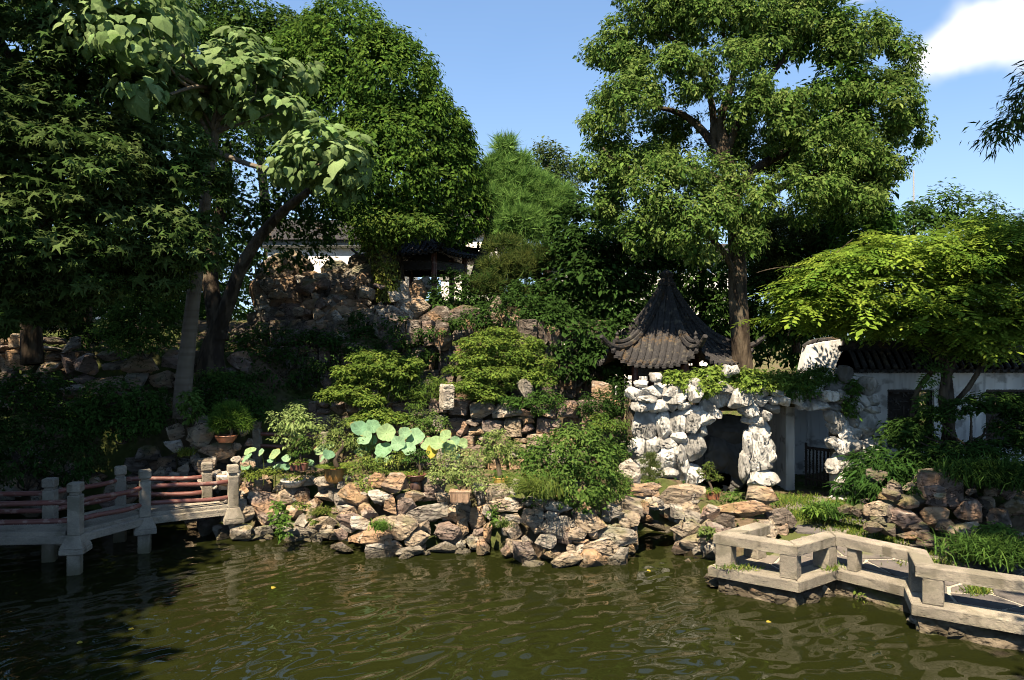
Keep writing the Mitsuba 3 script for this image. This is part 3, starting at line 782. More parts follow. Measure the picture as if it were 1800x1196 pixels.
# ------------------------------------------------------------------ footbridge
bridge = thing('footbridge', 'low zigzag footbridge of granite posts and dark red pole rails over the pond', 'bridge')
fr = [np.array([-11.6, 11.75]), np.array([-7.11, 12.05]), np.array([-6.59, 13.28]), np.array([-5.30, 14.05])]
bk = [np.array([-12.2, 12.75]), np.array([-7.96, 12.75]), np.array([-7.41, 14.0]), np.array([-5.98, 14.5])]
DZ, CAP = 0.69, 1.46


def bridge_post(p, yaw, plinth, cz):
    x, y = p
    R = rotz(yaw)
    base = 0.63 if plinth else DZ - 0.02
    v = [moved(cbox(.19, .19, cz - .2 - base, .012), (x, y, (base + cz - .2) / 2), R)]
    pk = part(bridge, 'post', join(v), 'granite_mat')
    part(pk, 'cap', join([moved(cbox(.14, .14, .05, .006), (x, y, cz - .175), R), moved(cbox(.205, .205, .155, .02), (x, y, cz - .0775), R)]), 'granite_mat')
    if plinth:
        v, f = cbox(.36, .36, .2, .01)
        top = v[:, 2] > 0
        v = v.copy(); v[top, :2] *= 0.62
        part(pk, 'base', join([moved((v, f), (x, y, .53), R), moved(cbox(.37, .37, .09, .012), (x, y, .385), R)]), 'granite_mat')


for i in range(4):
    a = 0.12 if i < 2 else 0.5
    bridge_post(fr[i], a, True, CAP + (0.0, .02, .01, -.03)[i])
    bridge_post(bk[i], a, False, CAP + (0, -.04, -.05, -.06)[i])
for row in (fr, bk):
    for i in range(3):
        for z in (1.16, .86):
            n_ = 5
            p0, p1 = np.r_[row[i], z], np.r_[row[i + 1], z - (.04 if i == 2 else 0)]
            d = unit(p1 - p0)
            part(bridge, 'rail', tube([p0 + d * .085, p0 + d * .5, (p0 + p1) / 2 + [0, 0, -.012], p1 - d * .085], .043, 10, 8), 'redwood_mat', True)
for i in range(3):      # stone planks and edge beams
    for q in range(3):
        a0, a1 = fr[i] + (bk[i] - fr[i]) * (q + .5) / 3, fr[i + 1] + (bk[i + 1] - fr[i + 1]) * (q + .5) / 3
        wd = np.linalg.norm(bk[i] - fr[i]) / 3 * 0.93
        part(bridge, 'deck_slab', obox(np.r_[a0, DZ - .05], np.r_[a1, DZ - .05 + .002 * q], wd, .1), 'granite_mat')
    for row, s in ((fr, -1), (bk, 1)):
        part(bridge, 'edge_beam', obox(np.r_[row[i], .56], np.r_[row[i + 1], .56], .16, .13), 'granite_mat')
for p in (fr[1], fr[2], bk[1], bk[2], fr[0], bk[0]):
    x, y = p
    part(bridge, 'pier', moved(cbox(.2, .2, 1.25, .02), (x, y - .02, -.29), rotz(.3)), 'granite_mat')
for i in (1, 2):
    part(bridge, 'cross_beam', obox(np.r_[fr[i], .44], np.r_[bk[i], .44], .18, .12), 'granite_mat')

# a second small bridge behind the lotus pots: two post heads and dark rails
b2 = thing('footbridge', 'dark red rails of a small second footbridge half hidden behind the lotus', 'bridge')
c = P(452, 742, 16.2)
pk = part(b2, 'post', moved(cbox(.17, .17, 1.0, .012), c - [0, 0, .65]), 'granite_mat')
part(pk, 'cap', join([moved(cbox(.13, .13, .05, .006), c - [0, 0, .125]), moved(cbox(.17, .17, .13, .02), c - [0, 0, .04])]), 'granite_mat')
c2 = P(570, 748, 16.4)
part(b2, 'post', moved(cbox(.17, .17, 1.0, .012), c2 - [0, 0, .65]), 'granite_mat')
for dz in (.26, .52):
    part(b2, 'rail', tube([c + [.08, 0, -dz], c2 - [.08, 0, dz]], .045, 8, 4), 'redwood_mat', True)
part(b2, 'deck_slab', obox(c + [0, .4, -.98], c2 + [0, .4, -.98], 1.0, .1), 'granite_mat')

# ------------------------------------------------------------------ stone terrace with its low parapet
terrace = thing('stone_terrace', 'paved stone terrace with a low zigzag granite bench parapet at the water', 'terrace')
A, B_, C_, D_, E_ = np.array([3.03, 11.18]), np.array([4.04, 10.47]), np.array([4.83, 11.04]), np.array([5.49, 10.27]), np.array([5.23, 9.60])
F_ = E_ + (np.array([6.2, 8.96]) - E_) * 2.9
A0 = np.array([3.93, 11.9])
line = [A0, A, B_, C_, D_, E_, F_]
ZT, ZB = 0.876, 0.39
ring = LineString(line)
strip_o = ring.buffer(0.0)


def offset_poly(pts, d0, d1):
    """the band between two offsets to the left of a polyline (mitred)"""
    a = LineString(pts).offset_curve(d0, join_style=2) if d0 else LineString(pts)
    b = LineString(pts).offset_curve(d1, join_style=2)
    return Polygon(list(a.coords) + list(b.coords)[::-1]).buffer(0)


for i in range(6):      # coping stones, each a prism between mitred ends
    pass
out_l, in_l = np.array(line), np.array(LineString(line).offset_curve(0.26, join_style=2).coords)
for i in range(6):
    q = [out_l[i], out_l[i + 1], in_l[i + 1], in_l[i]]
    g = Polygon(q).buffer(-0.004, join_style=2)
    co = np.array(g.exterior.coords)[:-1]
    inn = np.array(g.buffer(-0.012, join_style=2).exterior.coords)[:-1]
    pts = np.vstack([np.c_[co, np.full(len(co), ZT - .145)], np.c_[co, np.full(len(co), ZT - .012)], np.c_[inn, np.full(len(inn), ZT)]])
    if i == 5:
        pts[:, 2] -= 0.0
    part(terrace, 'coping', hull(pts), 'granite_mat')
base_o, base_i = np.array(LineString(line).offset_curve(-0.05, join_style=2).coords), np.array(LineString(line).offset_curve(0.34, join_style=2).coords)
for i in range(6):
    g = Polygon([base_o[i], base_o[i + 1], base_i[i + 1], base_i[i]]).buffer(-0.005, join_style=2)
    co = np.array(g.exterior.coords)[:-1]
    inn = np.array(g.buffer(-0.014, join_style=2).exterior.coords)[:-1]
    part(terrace, 'plinth_stone', hull(np.vstack([np.c_[co, np.full(len(co), ZB - .15)], np.c_[co, np.full(len(co), ZB - .014)], np.c_[inn, np.full(len(inn), ZB)]])), 'granite_mat')


def leg(p, d, w=0.26, l=0.24):
    """a parapet support with its outer corner near p"""
    part(terrace, 'support', moved(cbox(l, w, ZT - .145 - ZB, .012), np.r_[p, (ZT - .145 + ZB) / 2], rotz(math.atan2(d[1], d[0]))), 'granite_mat')


def along(p, q, t, side=0.14):
    d = unit(np.asarray(q) - p); n = np.array([-d[1], d[0]])
    return p + d * t + n * side, d


for p, q, t in ((A, B_, .16), (B_, A, -.02), (C_, B_, .02), (D_, E_, .14), (E_, F_, .2), (A0, A, .3), (E_, F_, 2.02)):
    if np.array_equal(p, B_):
        c, d = along(A, B_, np.linalg.norm(B_ - A) - .13)
    elif np.array_equal(p, C_):
        c, d = along(B_, C_, np.linalg.norm(C_ - B_) - .05)
    elif np.array_equal(p, A0):
        c, d = along(A0, A, .25)
    else:
        c, d = along(p, q, t)
    leg(c, d)
c, d = along(C_, D_, .22); leg(c, d, w=.2, l=.14)
back = [(14, 6.6), (12, 8.0), (9.5, 10.5), (8.2, 11.2), (7.2, 11.9), (6.9, 13.6), (7.4, 15.2), (5.7, 15.4), (5.0, 13.6), (4.6, 12.6)]
floor = Polygon([*map(tuple, line), *back]).buffer(0)
body = Polygon([*map(tuple, np.array(LineString(line).offset_curve(0.05, join_style=2).coords)), (14, 7), (9.0, 10.6), (4.6, 12.4)]).buffer(0)
mv, mf = prism(body, -0.5, ZB - .16)
mv, mf = trimesh.remesh.subdivide_to_size(mv, mf, 0.14)
mv = mv + (np.stack([nfbm(mv * 4 + 3, 3, 1), nfbm(mv * 4 + 3, 3, 2), 0 * mv[:, 0] + .5], 1) - .5) * .16
part(terrace, 'masonry', (mv, mf), 'masonry_mat')
fbed = Polygon([*map(tuple, np.array(LineString(line).offset_curve(0.30, join_style=2).coords)), *back]).buffer(0)
tv, tf = trimesh.creation.triangulate_polygon(fbed, engine='earcut')


def floor_z(x, y):
    return 0.385 + 0.16 * sstep(11.5, 14.5, np.asarray(y, float))


fr_ = np.random.default_rng(91)
pts = []
x0, y0, x1, y1 = fbed.bounds
while len(pts) < 330:
    q = np.array([fr_.uniform(x0, x1), fr_.uniform(y0, y1)])
    rmin = 0.25 if q[1] < 11.8 else 0.36
    if all(np.hypot(*(q - p)) > rmin for p in pts[-400:]):
        pts.append(q)
    elif fr_.random() < 0.002:
        break
vor = Voronoi(np.array(pts))
nflag = 0
for i, reg in enumerate(vor.point_region):
    r = vor.regions[reg]
    if -1 in r or not r:
        continue
    g = Polygon(vor.vertices[r]).buffer(0)
    g = g.intersection(fbed).buffer(-0.022, join_style=1, quad_segs=1)
    if g.geom_type != 'Polygon' or g.area < 0.01 or len(g.exterior.coords) > 30:
        continue
    cx, cy = g.centroid.coords[0]
    if cy > 12.0 and nnoise(np.array([cx * 1.1, cy * 1.1, 2.0]), 4) < 0.45:
        continue          # grass grows there
    co = np.array(g.simplify(0.01).exterior.coords)[:-1]
    if len(co) < 3:
        continue
    z = float(floor_z(cx, cy)) + fr_.uniform(0.012, 0.024)
    inn = co + (np.array([cx, cy]) - co) * 0.06
    m = hull(np.vstack([np.c_[co, np.full(len(co), z - .06)], np.c_[co, np.full(len(co), z - .008)], np.c_[inn, z + fr_.uniform(-.004, .004, len(co))]]))
    part(terrace, 'flagstone', m, 'flag_mat', False, uv=np.tile([[fr_.random(), fr_.random()]], (len(m[0]), 1)))
    nflag += 1
ex, ey = np.meshgrid(np.arange(2.8, 14, .2), np.arange(6.4, 15.8, .2))
FZ = floor_z(ex, ey) + 0.004
cells = sheet(ex, ey, FZ)
cen = cells[0][cells[1]].mean(1)
okf = shapely.contains_xy(fbed, cen[:, 0], cen[:, 1])
part(terrace, 'bedding', (cells[0], cells[1][okf]), 'mortar_mat', True)
wr = np.random.default_rng(93)          # rough stones at the waterline under the plinth
for px, py, w, h, t in ((1262, 1030, 46, 16, 5), (1300, 1040, 50, 20, 5), (1345, 1050, 50, 22, 5), (1385, 1058, 50, 20, 5), (1425, 1056, 40, 22, 5), (1455, 1046, 36, 30, 0), (1480, 1030, 40, 40, 5), (1510, 1030, 40, 36, 0), (1530, 1048, 34, 20, 5), (1560, 1045, 40, 30, 5), (1590, 1050, 30, 40, 5), (1632, 1100, 60, 22, 4), (1690, 1118, 50, 24, 5), (1740, 1110, 60, 40, 5),
                         (1788, 1130, 40, 24, 4), (1250, 1020, 20, 14, 5), (1660, 1080, 60, 30, 5), (1710, 1090, 60, 36, 5), (1780, 1100, 60, 40, 5)):
    p = PZ(px, max(py, 1000), max(0.02, 0.05))
    rock(terrace, p + [0, .08, .02], (S(w, p[1]), S(w, p[1]) * .6, S(h, p[1]) * 1.1), t, wr, name='shore_rock', detail=2)

# ------------------------------------------------------------------ the big hexagonal pavilion


def roof_pavilion(key, c, R, zt, ht, yaw, n=6, sp=0.155, upturn=0.28, rows_to=0.06, rib=0.07):
    """tiled roof with concave slopes, turned-up corners, ribs and a finial: apex height zt, drop ht, corner radius R"""
    ap = R * math.cos(math.pi / n); half = R * math.sin(math.pi / n)

    def zz(t, b):
        return zt - ht * (0.72 * (1 - np.clip(1 - t, 0, 1) ** 2.3) + 0.28 * t) + upturn * np.clip(np.abs(b), 0, 1.05) ** 3.5 * t ** 3

    for k in range(n):
        am = yaw + (k + .5) * 2 * math.pi / n
        e, s = np.array([math.cos(am), math.sin(am)]), np.array([-math.sin(am), math.cos(am)])
        t, b = np.meshgrid(np.linspace(0.03, 1, 18), np.linspace(-1, 1, 13))
        r, u = t * ap, b * t * half
        X, Y_, Z = c[0] + r * e[0] + u * s[0], c[1] + r * e[1] + u * s[1], zz(t, b)
        fk = part(key, 'roof_face', sheet(X, Y_, Z), 'tile_mat', True)
        part(key, 'soffit', sheet(X[:, ::-1], Y_[:, ::-1], Z[:, ::-1] - .07), 'darkwood_mat', True)
        m = int(half / sp)
        for i in range(-m, m + 1):
            u0 = i * sp
            r0 = max(abs(u0) * ap / half + .03, .1)
            if ap - r0 < .12:
                continue
            rs = np.linspace(r0, ap + .03, max(4, int((ap - r0) / .085) + 1))
            tt = rs / ap
            P3 = np.stack([c[0] + rs * e[0] + u0 * s[0], c[1] + rs * e[1] + u0 * s[1], zz(tt, u0 / np.maximum(tt * half, abs(u0) + 1e-6)) + .012], 1)
            rad = np.where(np.arange(len(rs)) % 2 == 0, .052, .044) * np.minimum(1, .55 + .45 * tt)
            part(fk, 'tile_row', tube(P3, list(rad), 7), 'tile_mat', 35)
            # drip tile between two rows
        for i in range(-m, m):
            u0 = (i + .5) * sp
            z = float(zz(1.0, u0 / half))
            q = np.array([c[0] + (ap + .035) * e[0] + u0 * s[0], c[1] + (ap + .035) * e[1] + u0 * s[1], z - .035])
            part(fk, 'drip_tile', moved(cbox(.02, .1, .07, .006), q, rotz(am)), 'tile_mat')
    for k in range(n):
        a = yaw + k * 2 * math.pi / n
        e = np.array([math.cos(a), math.sin(a)])
        t = np.linspace(.05, 1.12, 22)
        z = zz(np.minimum(t, 1.0), 1.0) + np.clip(t - 1, 0, 1) * 1.6
        low = np.stack([c[0] + t * R * e[0], c[1] + t * R * e[1], z + .04], 1)
        part(key, 'hip_ridge', join([tube(low, [rib * .8, rib, rib, rib * .55], 8), tube(low[:-4] + [0, 0, .12], [rib * .5, rib * .6, rib * .55], 8), tube(low[6:-5] + [0, 0, .07], rib * .32, 6)]), 'tile_mat', 40)
        part(key, 'ridge_finial', moved(lathe([(.001, 0), (.05, .0), (.035, .05), (.055, .1), (.03, .15), (.045, .2), (.001, .27)], 8), low[-6] + [0, 0, .1]), 'tile_mat', 40)
    part(key, 'roof_finial', lathe([(.001, zt - .16), (.22, zt - .14), (.23, zt - .08), (.16, zt - .05), (.18, zt), (.13, zt + .03), (.17, zt + .1), (.17, zt + .16), (.1, zt + .2), (.05, zt + .24), (.001, zt + .25)], 16, (c[0], c[1], 0)), 'tile_mat', 40)


pav = thing('pavilion', 'pavilion with steep dark tiled roof and upturned ribs behind the white grotto', 'pavilion')
pc = P(1172, 480, 18.2); pc[2] = 0
roof_pavilion(pav, pc[:2], 2.05, P(0, 492, 18.2)[2], 2.05, math.radians(-90 + 9), upturn=.42, rib=.095)
for k in range(6):
    a = math.radians(-81 + 60 * k)
    q = pc[:2] + 1.15 * np.array([math.cos(a), math.sin(a)])
    part(pav, 'column', tube([[*q, .5], [*q, 3.35]], .09, 12, 4), 'redwood_mat', True)
    a2 = a + math.radians(60)
    q2 = pc[:2] + 1.15 * np.array([math.cos(a2), math.sin(a2)])
    part(pav, 'beam', obox([*q, 3.05], [*q2, 3.05], .1, .2), 'darkwood_mat')
part(pav, 'floor', lathe([(.01, .8), (2.0, .8), (2.05, .76), (2.05, .3)], 6, (pc[0], pc[1], 0)), 'granite_mat')

hp = thing('pavilion', 'small hilltop pavilion with grey tiled roof and red columns among trees', 'pavilion')
hc = P(742, 440, 23.0)
roof_pavilion(hp, hc[:2], 2.05, P(0, 395, 23)[2], 1.1, math.radians(-90 + 22), sp=.17, upturn=.15, rib=.07)
ez = P(0, 462, 22)[2]
for k in range(6):
    a = math.radians(-68 + 60 * k)
    q = hc[:2] + 1.35 * np.array([math.cos(a), math.sin(a)])
    part(hp, 'column', tube([[*q, 3.8], [*q, ez + .3]], .085, 10, 4), 'redwood_mat', True)
    a2 = a + math.radians(60)
    q2 = hc[:2] + 1.35 * np.array([math.cos(a2), math.sin(a2)])
    part(hp, 'beam', obox([*q, ez - .1], [*q2, ez - .1], .1, .28), 'darkwood_mat')

# ------------------------------------------------------------------ white garden walls at the right
gw = thing('garden_wall', 'white stained garden wall with dark tiled coping and lattice windows', 'wall')
WYD = 16.0
X0, X1 = P(1497, 0, WYD)[0], 16.5
zc = P(0, 650, WYD)[2]
wallp = shapely.box(X0, 0.3, X1, zc)
wins = []
for a, b in ((1560, 1642), (1733, 1850)):
    wb = shapely.box(P(a, 0, WYD)[0], P(0, 788, WYD)[2], P(b, 0, WYD)[0], P(0, 685, WYD)[2])
    wins.append(wb); wallp = wallp.difference(wb)
m = prism(wallp, 0, 0.3)
part(gw, 'plaster', (np.stack([m[0][:, 0], WYD + .3 - m[0][:, 2], m[0][:, 1]], 1), m[1]), 'plaster_mat')
for wb in wins:
    x0, z0, x1, z1 = wb.bounds
    fr2 = [obox((x0, WYD + .12, z1 - .03), (x1, WYD + .12, z1 - .03), .08, .06), obox((x0, WYD + .12, z0 + .03), (x1, WYD + .12, z0 + .03), .08, .06), obox((x0 + .03, WYD + .12, z0), (x0 + .03, WYD + .121, z1), .06, .06)]
    bars = []
    nx, nz = int((x1 - x0) / .16), int((z1 - z0) / .16)
    for i in range(nx):
        for j in range(nz):
            xa, za = x0 + (i + .5) * (x1 - x0) / nx, z0 + (j + .5) * (z1 - z0) / nz
            if (i + j) % 2:
                bars.append(moved(cbox((x1 - x0) / nx, .035, .028, .004), (xa, WYD + .15, za)))
            else:
                bars.append(moved(cbox(.028, .033, (z1 - z0) / nz, .004), (xa, WYD + .15, za)))
            if (i * 3 + j) % 4 == 0:
                bars.append(moved(cbox((x1 - x0) / nx * 1.3, .03, .028, .004), (xa, WYD + .15, za), rotm(0, .8, 0)))
    wk = part(gw, 'lattice_window', join(bars + fr2[:2] + [moved(cbox(.06, .08, z1 - z0, .006), (x, WYD + .12, (z0 + z1) / 2)) for x in (x0 + .03, x1 - .03)]), 'darkwood_mat')
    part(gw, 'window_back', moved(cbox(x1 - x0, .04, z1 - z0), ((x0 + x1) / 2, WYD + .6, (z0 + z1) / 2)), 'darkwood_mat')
ridge = P(0, 606, WYD + .15)[2]
cop = []
for s_, yy in ((-1, 0), (1, 0)):
    pass
co_prof = [(-.42, 0), (-.36, .1), (-.2, .28), (0, .40), (.2, .28), (.36, .1), (.42, 0)]
pv = np.array([[x, WYD + .15 + a, zc + .02 + b] for x in (X0 - .1, X1) for a, b in co_prof])
nn = len(co_prof)
ck = part(gw, 'coping_roof', (pv, np.array([[i, i + 1, i + nn + 1] for i in range(nn - 1)] + [[i, i + nn + 1, i + nn] for i in range(nn - 1)] + [[0, k + 1, k] for k in range(1, nn - 1)] + [[0, nn - 1, 2 * nn - 1], [0, 2 * nn - 1, nn]])), 'tile_mat')
part(gw, 'coping_ridge', join([tube([[X0 - .2, WYD + .15, zc + .46], [X1, WYD + .15, zc + .46]], .07, 8, 3), moved(cbox(X1 - X0 + .2, .1, .14), ((X0 + X1) / 2, WYD + .15, zc + .56))]), 'tile_mat', 40)
x = X0
while x < 15.2:
    pr = [np.array([x, WYD + .15 - a - .0, zc + .03 + b + .02]) for a, b in ((0.02, .38), (.2, .27), (.36, .09), (.45, -.015))]
    part(ck, 'tile_row', tube(pr, [.045, .05, .05, .055], 8, 7), 'tile_mat', 35)
    part(ck, 'drip_tile', moved(cbox(.1, .02, .075, .008), (x + .08, WYD + .15 - .44, zc - .02)), 'tile_mat')
    x += .16
part(gw, 'cornice', moved(cbox(X1 - X0, .09, .09), ((X0 + X1) / 2, WYD - .05, zc - .02)), 'tile_mat')

gate = thing('gable_wall', 'pale grey plastered wall end with sloping top left of the tiled coping', 'wall')
g = Polygon([(P(1404, 0, 17)[0], .3), (P(1404, 0, 17)[0], P(0, 680, 17)[2]), (P(1412, 0, 17)[0], P(0, 640, 17)[2]), (P(1420, 0, 17)[0], P(0, 608, 17)[2]), (P(1450, 0, 17)[0], P(0, 601, 17)[2]), (P(1479, 0, 17)[0], P(0, 597, 17)[2]), (P(1481, 0, 17)[0], P(0, 625, 17)[2]), (P(1500, 0, 17)[0], P(0, 650, 17)[2]), (P(1540, 0, 17)[0], P(0, 660, 17)[2]), (P(1540, 0, 17)[0], .3)])
g = g.difference(shapely.box(P(1380, 0, 17)[0], 0, P(1464, 0, 17)[0], P(0, 705, 17)[2]))
m = prism(g, 0, .28)
part(gate, 'plaster', (np.stack([m[0][:, 0], 17.28 - m[0][:, 2], m[0][:, 1]], 1), m[1]), 'plaster_mat')
cp = [P(a, b, 17.0) + [0, .14, .05] for a, b in ((1416, 612), (1430, 603), (1452, 599), (1478, 595), (1484, 606), (1482, 622), (1492, 640), (1510, 650))]
part(gate, 'coping', join([tube([q - [0, 0, .03] for q in cp[:4]], .05, 8, 12), tube([q - [0, 0, .02] for q in cp[3:]], .05, 8, 16)]), 'tile_mat', 40)

iw = thing('inner_wall', 'shaded white plaster wall seen through the opening of the grotto', 'wall')
for a, b, Y in ((1338, 1392, 18.6), (1393, 1418, 18.65), (1419, 1475, 18.7)):
    xa, xb = P(a, 0, Y)[0], P(b, 0, Y)[0]
    part(iw, 'plaster', moved(cbox(xb - xa, .2, 2.1), ((xa + xb) / 2, Y + .1, 1.3)), 'plaster_mat')
part(iw, 'shade_roof', moved(cbox(2.9, 2.6, .12), (7.0, 17.75, 2.44)), 'tile_mat')  # unseen roof slab, added to keep sun off the inner wall
sidew = part(iw, 'return_wall', moved(cbox(.2, 2.0, 2.1), (P(1350, 0, 18.6)[0] - .15, 17.7, 1.3)), 'plaster_mat')

fence = thing('picket_gate', 'dark wooden picket gate standing half open inside the grotto opening', 'gate')
p0, p1 = P(1417, 0, 16.8)[:2], P(1462, 0, 16.3)[:2]
for i in range(8):
    q = p0 + (p1 - p0) * i / 7
    part(fence, 'post' if i in (0, 7) else 'picket', moved(cbox(.05 if i in (0, 7) else .032, .04, .98 if i in (0, 7) else .86, .004), [*q, .98 if i in (0, 7) else .95]), 'darkwood_mat')
for z in (1.36, .66):
    part(fence, 'rail', obox([*p0, z], [*p1, z], .05, .06), 'darkwood_mat')

# ------------------------------------------------------------------ white buildings glimpsed between the trees
for name, label, x0, x1, Y, ztop, win in (('white_hall', 'white building with grey cornice glimpsed left of the ivy trunk', 470, 700, 29, 436, True), ('white_hall', 'tall white building glimpsed between the round tree and the pine', 775, 880, 29.5, 412, True), ('white_hall', 'white building glimpsed at the left edge under the maple', -300, 150, 34, 470, False),
                                     ('white_hall', 'low white house behind the dark trees left of the big pavilion', 985, 1300, 38, 470, False)):
    k = thing(name, label, 'building')
    xa, xb, zt = P(x0, 0, Y)[0], P(x1, 0, Y)[0], P(0, ztop, Y)[2]
    part(k, 'wall', moved(cbox(xb - xa, 6, zt - .3, .03), ((xa + xb) / 2, Y + 3, (zt + .3) / 2)), 'white_mat')
    part(k, 'cornice', moved(cbox(xb - xa + .5, 6.5, .28, .05), ((xa + xb) / 2, Y + 3, zt + .14)), 'grey_mat')
    rz = zt + .28
    part(k, 'roof', hull(np.array([[x, y, z] for x in (xa - .4, xb + .4) for y, z in ((Y - .4, rz), (Y + 3, rz + 1.3), (Y + 6.4, rz))])), 'tile_mat')
    for i in range(3 if win else 0):
        wx_ = xa + (xb - xa) * (i + .5) / 3
        part(k, 'window', moved(cbox(.9, .06, 1.1, .02), (wx_, Y - .02, zt - 1.3)), 'grey_mat')
fy = thing('iron_fence', 'dark iron railing on a pale sill behind the dark trees left of the pavilion', 'fence')
for i in range(44):
    part(fy, 'bar', moved(cbox(.035, .035, .62, .004), (P(985, 0, 27)[0] + i * .085, 27.0, P(0, 583, 27)[2])), 'darkwood_mat')
part(fy, 'rail', moved(cbox(3.8, .06, .05), (P(985, 0, 27)[0] + 1.85, 27.0, P(0, 571, 27)[2])), 'darkwood_mat')
part(fy, 'sill', moved(cbox(4.4, .35, .28), (P(985, 0, 27.6)[0] + 2.0, 27.6, P(0, 564, 27.6)[2])), 'white_mat')

# ------------------------------------------------------------------ trees


def limbs(parent, name, specs, mat='bark_mat', seed=0, rough=.14, sides=9):
    ms = [tube(p, r, sides, max(8, 5 * len(p)), rough, True, seed + i) for i, (p, r) in enumerate(specs)]
    return part(parent, name, join(ms), mat, True)


def wiggle(a, b, rng, k=3, amp=.08):
    a, b = np.asarray(a, float), np.asarray(b, float)
    t = np.linspace(0, 1, k + 2)[:, None]
    p = a + (b - a) * t
    p[1:-1] += rng.normal(0, amp * np.linalg.norm(b - a), (k, 3))
    return p


def branches(parent, base, targets, r0, seed, name='branch', mat='bark_mat', amp=.06):
    rng = np.random.default_rng(seed)
    sp = []
    for t in targets:
        t = np.asarray(t[:3], float)
        p = wiggle(base, t, rng, 3, amp)
        sp.append((p, [r0, r0 * .6, r0 * .25]))
        for _ in range(3):
            i = rng.integers(2, 4)
            e = p[i] + (t - p[i]) * .6 + rng.normal(0, .22, 3) * np.linalg.norm(t - base) * .6
            sp.append((wiggle(p[i], e, rng, 1, .08), [r0 * .35, r0 * .1]))
    return limbs(parent, name, sp, mat, seed, .1, 7)


# --- the near maple at the left
mp = thing('maple_tree', 'dark green maple with star shaped leaves filling the upper left', 'tree')
MB = [Bl(40, 60, 130, 120, 13.2), Bl(150, 150, 110, 120, 13.4), Bl(20, 240, 120, 130, 13.0), Bl(150, 300, 140, 100, 13.2), Bl(290, 265, 95, 55, 13.8), Bl(330, 330, 70, 60, 13.8), Bl(70, 400, 140, 100, 13.0), Bl(220, 400, 130, 80, 13.5), Bl(310, 430, 70, 60, 13.8), Bl(120, 490, 130, 45, 13.5), Bl(270, 485, 70, 35, 14.0), Bl(20, 540, 50, 40, 13.5),
      Bl(235, 130, 60, 50, 13.8), Bl(90, 545, 45, 30, 13.8)]
limbs(mp, 'trunk', [([P(58, 640, 15.5), P(56, 560, 15.5), P(64, 480, 15.3), P(80, 380, 14.9), P(110, 250, 14.3)], [.22, .19, .14, .07]), ([P(62, 500, 15.4), P(10, 380, 14.7), P(-40, 250, 13.9)], [.12, .09, .05]), ([P(70, 450, 15.2), P(170, 360, 14.3), P(280, 300, 13.8)], [.10, .07, .03]), ([P(75, 400, 14.9), P(160, 230, 14.1), P(180, 120, 13.7)], [.09, .06, .03])])
crown(mp, 'crown', np.vstack([MB, tufts(MB, 8, .45, 202, squash=.45)]), 34000, .125, [MD, (.045, .085, .025), (.065, .11, .035), (.10, .135, .05)], 'star', per=18, clump=.34, up=.8, out=.65, rnd=.75, droop=.5, shell=.5, flat=.35, seed=2, inner=.5)

# --- pale large-leaved tree with the thin leaning trunk
pt = thing('tung_tree', 'tree with thin leaning ringed trunk and large pale heart shaped leaves', 'tree')
tp = [P(320, 735, 15.8), P(322, 690, 15.8), P(330, 610, 15.8), P(343, 500, 15.8), P(356, 400, 15.7), P(368, 300, 15.6), P(378, 235, 15.5), P(384, 170, 15.3)]
limbs(pt, 'trunk', [(tp, [.20, .17, .15, .135, .12, .10, .06])], 'smooth_bark_mat', 4, .05, 14)
PB = [Bl(395, 130, 90, 55, 15.1), Bl(450, 150, 85, 50, 14.9), Bl(515, 125, 50, 32, 15.1), Bl(430, 90, 50, 35, 15.2), Bl(350, 180, 60, 40, 15.3), Bl(480, 200, 70, 35, 14.9), Bl(180, 50, 70, 50, 12.6), Bl(250, 60, 75, 70, 12.6), Bl(235, 150, 40, 30, 12.7), Bl(300, 30, 40, 45, 14.9), Bl(280, 130, 70, 45, 14.9), Bl(200, -20, 120, 60, 12.8), Bl(330, 150, 40, 40, 14.9), Bl(570, 270, 75, 48, 14.6), Bl(620, 285, 36, 40, 14.6), Bl(520, 285, 45, 35, 14.6), Bl(580, 320, 40, 26, 14.6)]
rb = np.random.default_rng(5)
limbs(pt, 'branch', [(wiggle(tp[-2], b[:3], rb, 2, .04), [.05, .03, .012]) for b in PB[:6]] + [(wiggle(tp[-1], b[:3], rb, 2, .04), [.05, .03, .012]) for b in PB[6:12]] + [([P(372, 262, 15.5), P(440, 290, 15.2), P(520, 300, 14.9), P(580, 280, 14.7)], [.06, .05, .02]), ([P(374, 255, 15.5), P(300, 130, 15.1), P(230, 60, 14.8)], [.05, .03, .015])], 'smooth_bark_mat', 6, .05, 7)
pos, nrm, d, sz, col = crown_leaves(PB, 3900, .175, [(.08, .15, .05), (.13, .21, .075), (.17, .25, .11), (.20, .27, .12)], per=9, clump=.36, up=.5, out=.85, rnd=.4, droop=1.3, shell=.55, flat=.5, seed=6, jit=.16, inner=.3)
front = pos[:, 1] - 0.35 * pos[:, 2] + np.where(pos[:, 2] > 8.7, 5, 0)
order = np.argsort(front)
for i in order[:280]:
    v, f, c_ = leafset(pos[i:i + 1], nrm[i:i + 1], d[i:i + 1], sz[i:i + 1], col[i:i + 1], 'heart')
    c_ = c_ * np.r_[1.3, 1.2, np.linspace(.85, 1.05, 9)][:, None]
    part(pt, 'leaf', (v, f), 'leaf_mat', color=np.clip(c_, 0, .8))
rest = order[280:]
v, f, c_ = leafset(pos[rest], nrm[rest], d[rest], sz[rest], col[rest], 'heart')
part(pt, 'crown', (v, f), 'leaf_mat', stuff=True, color=c_)

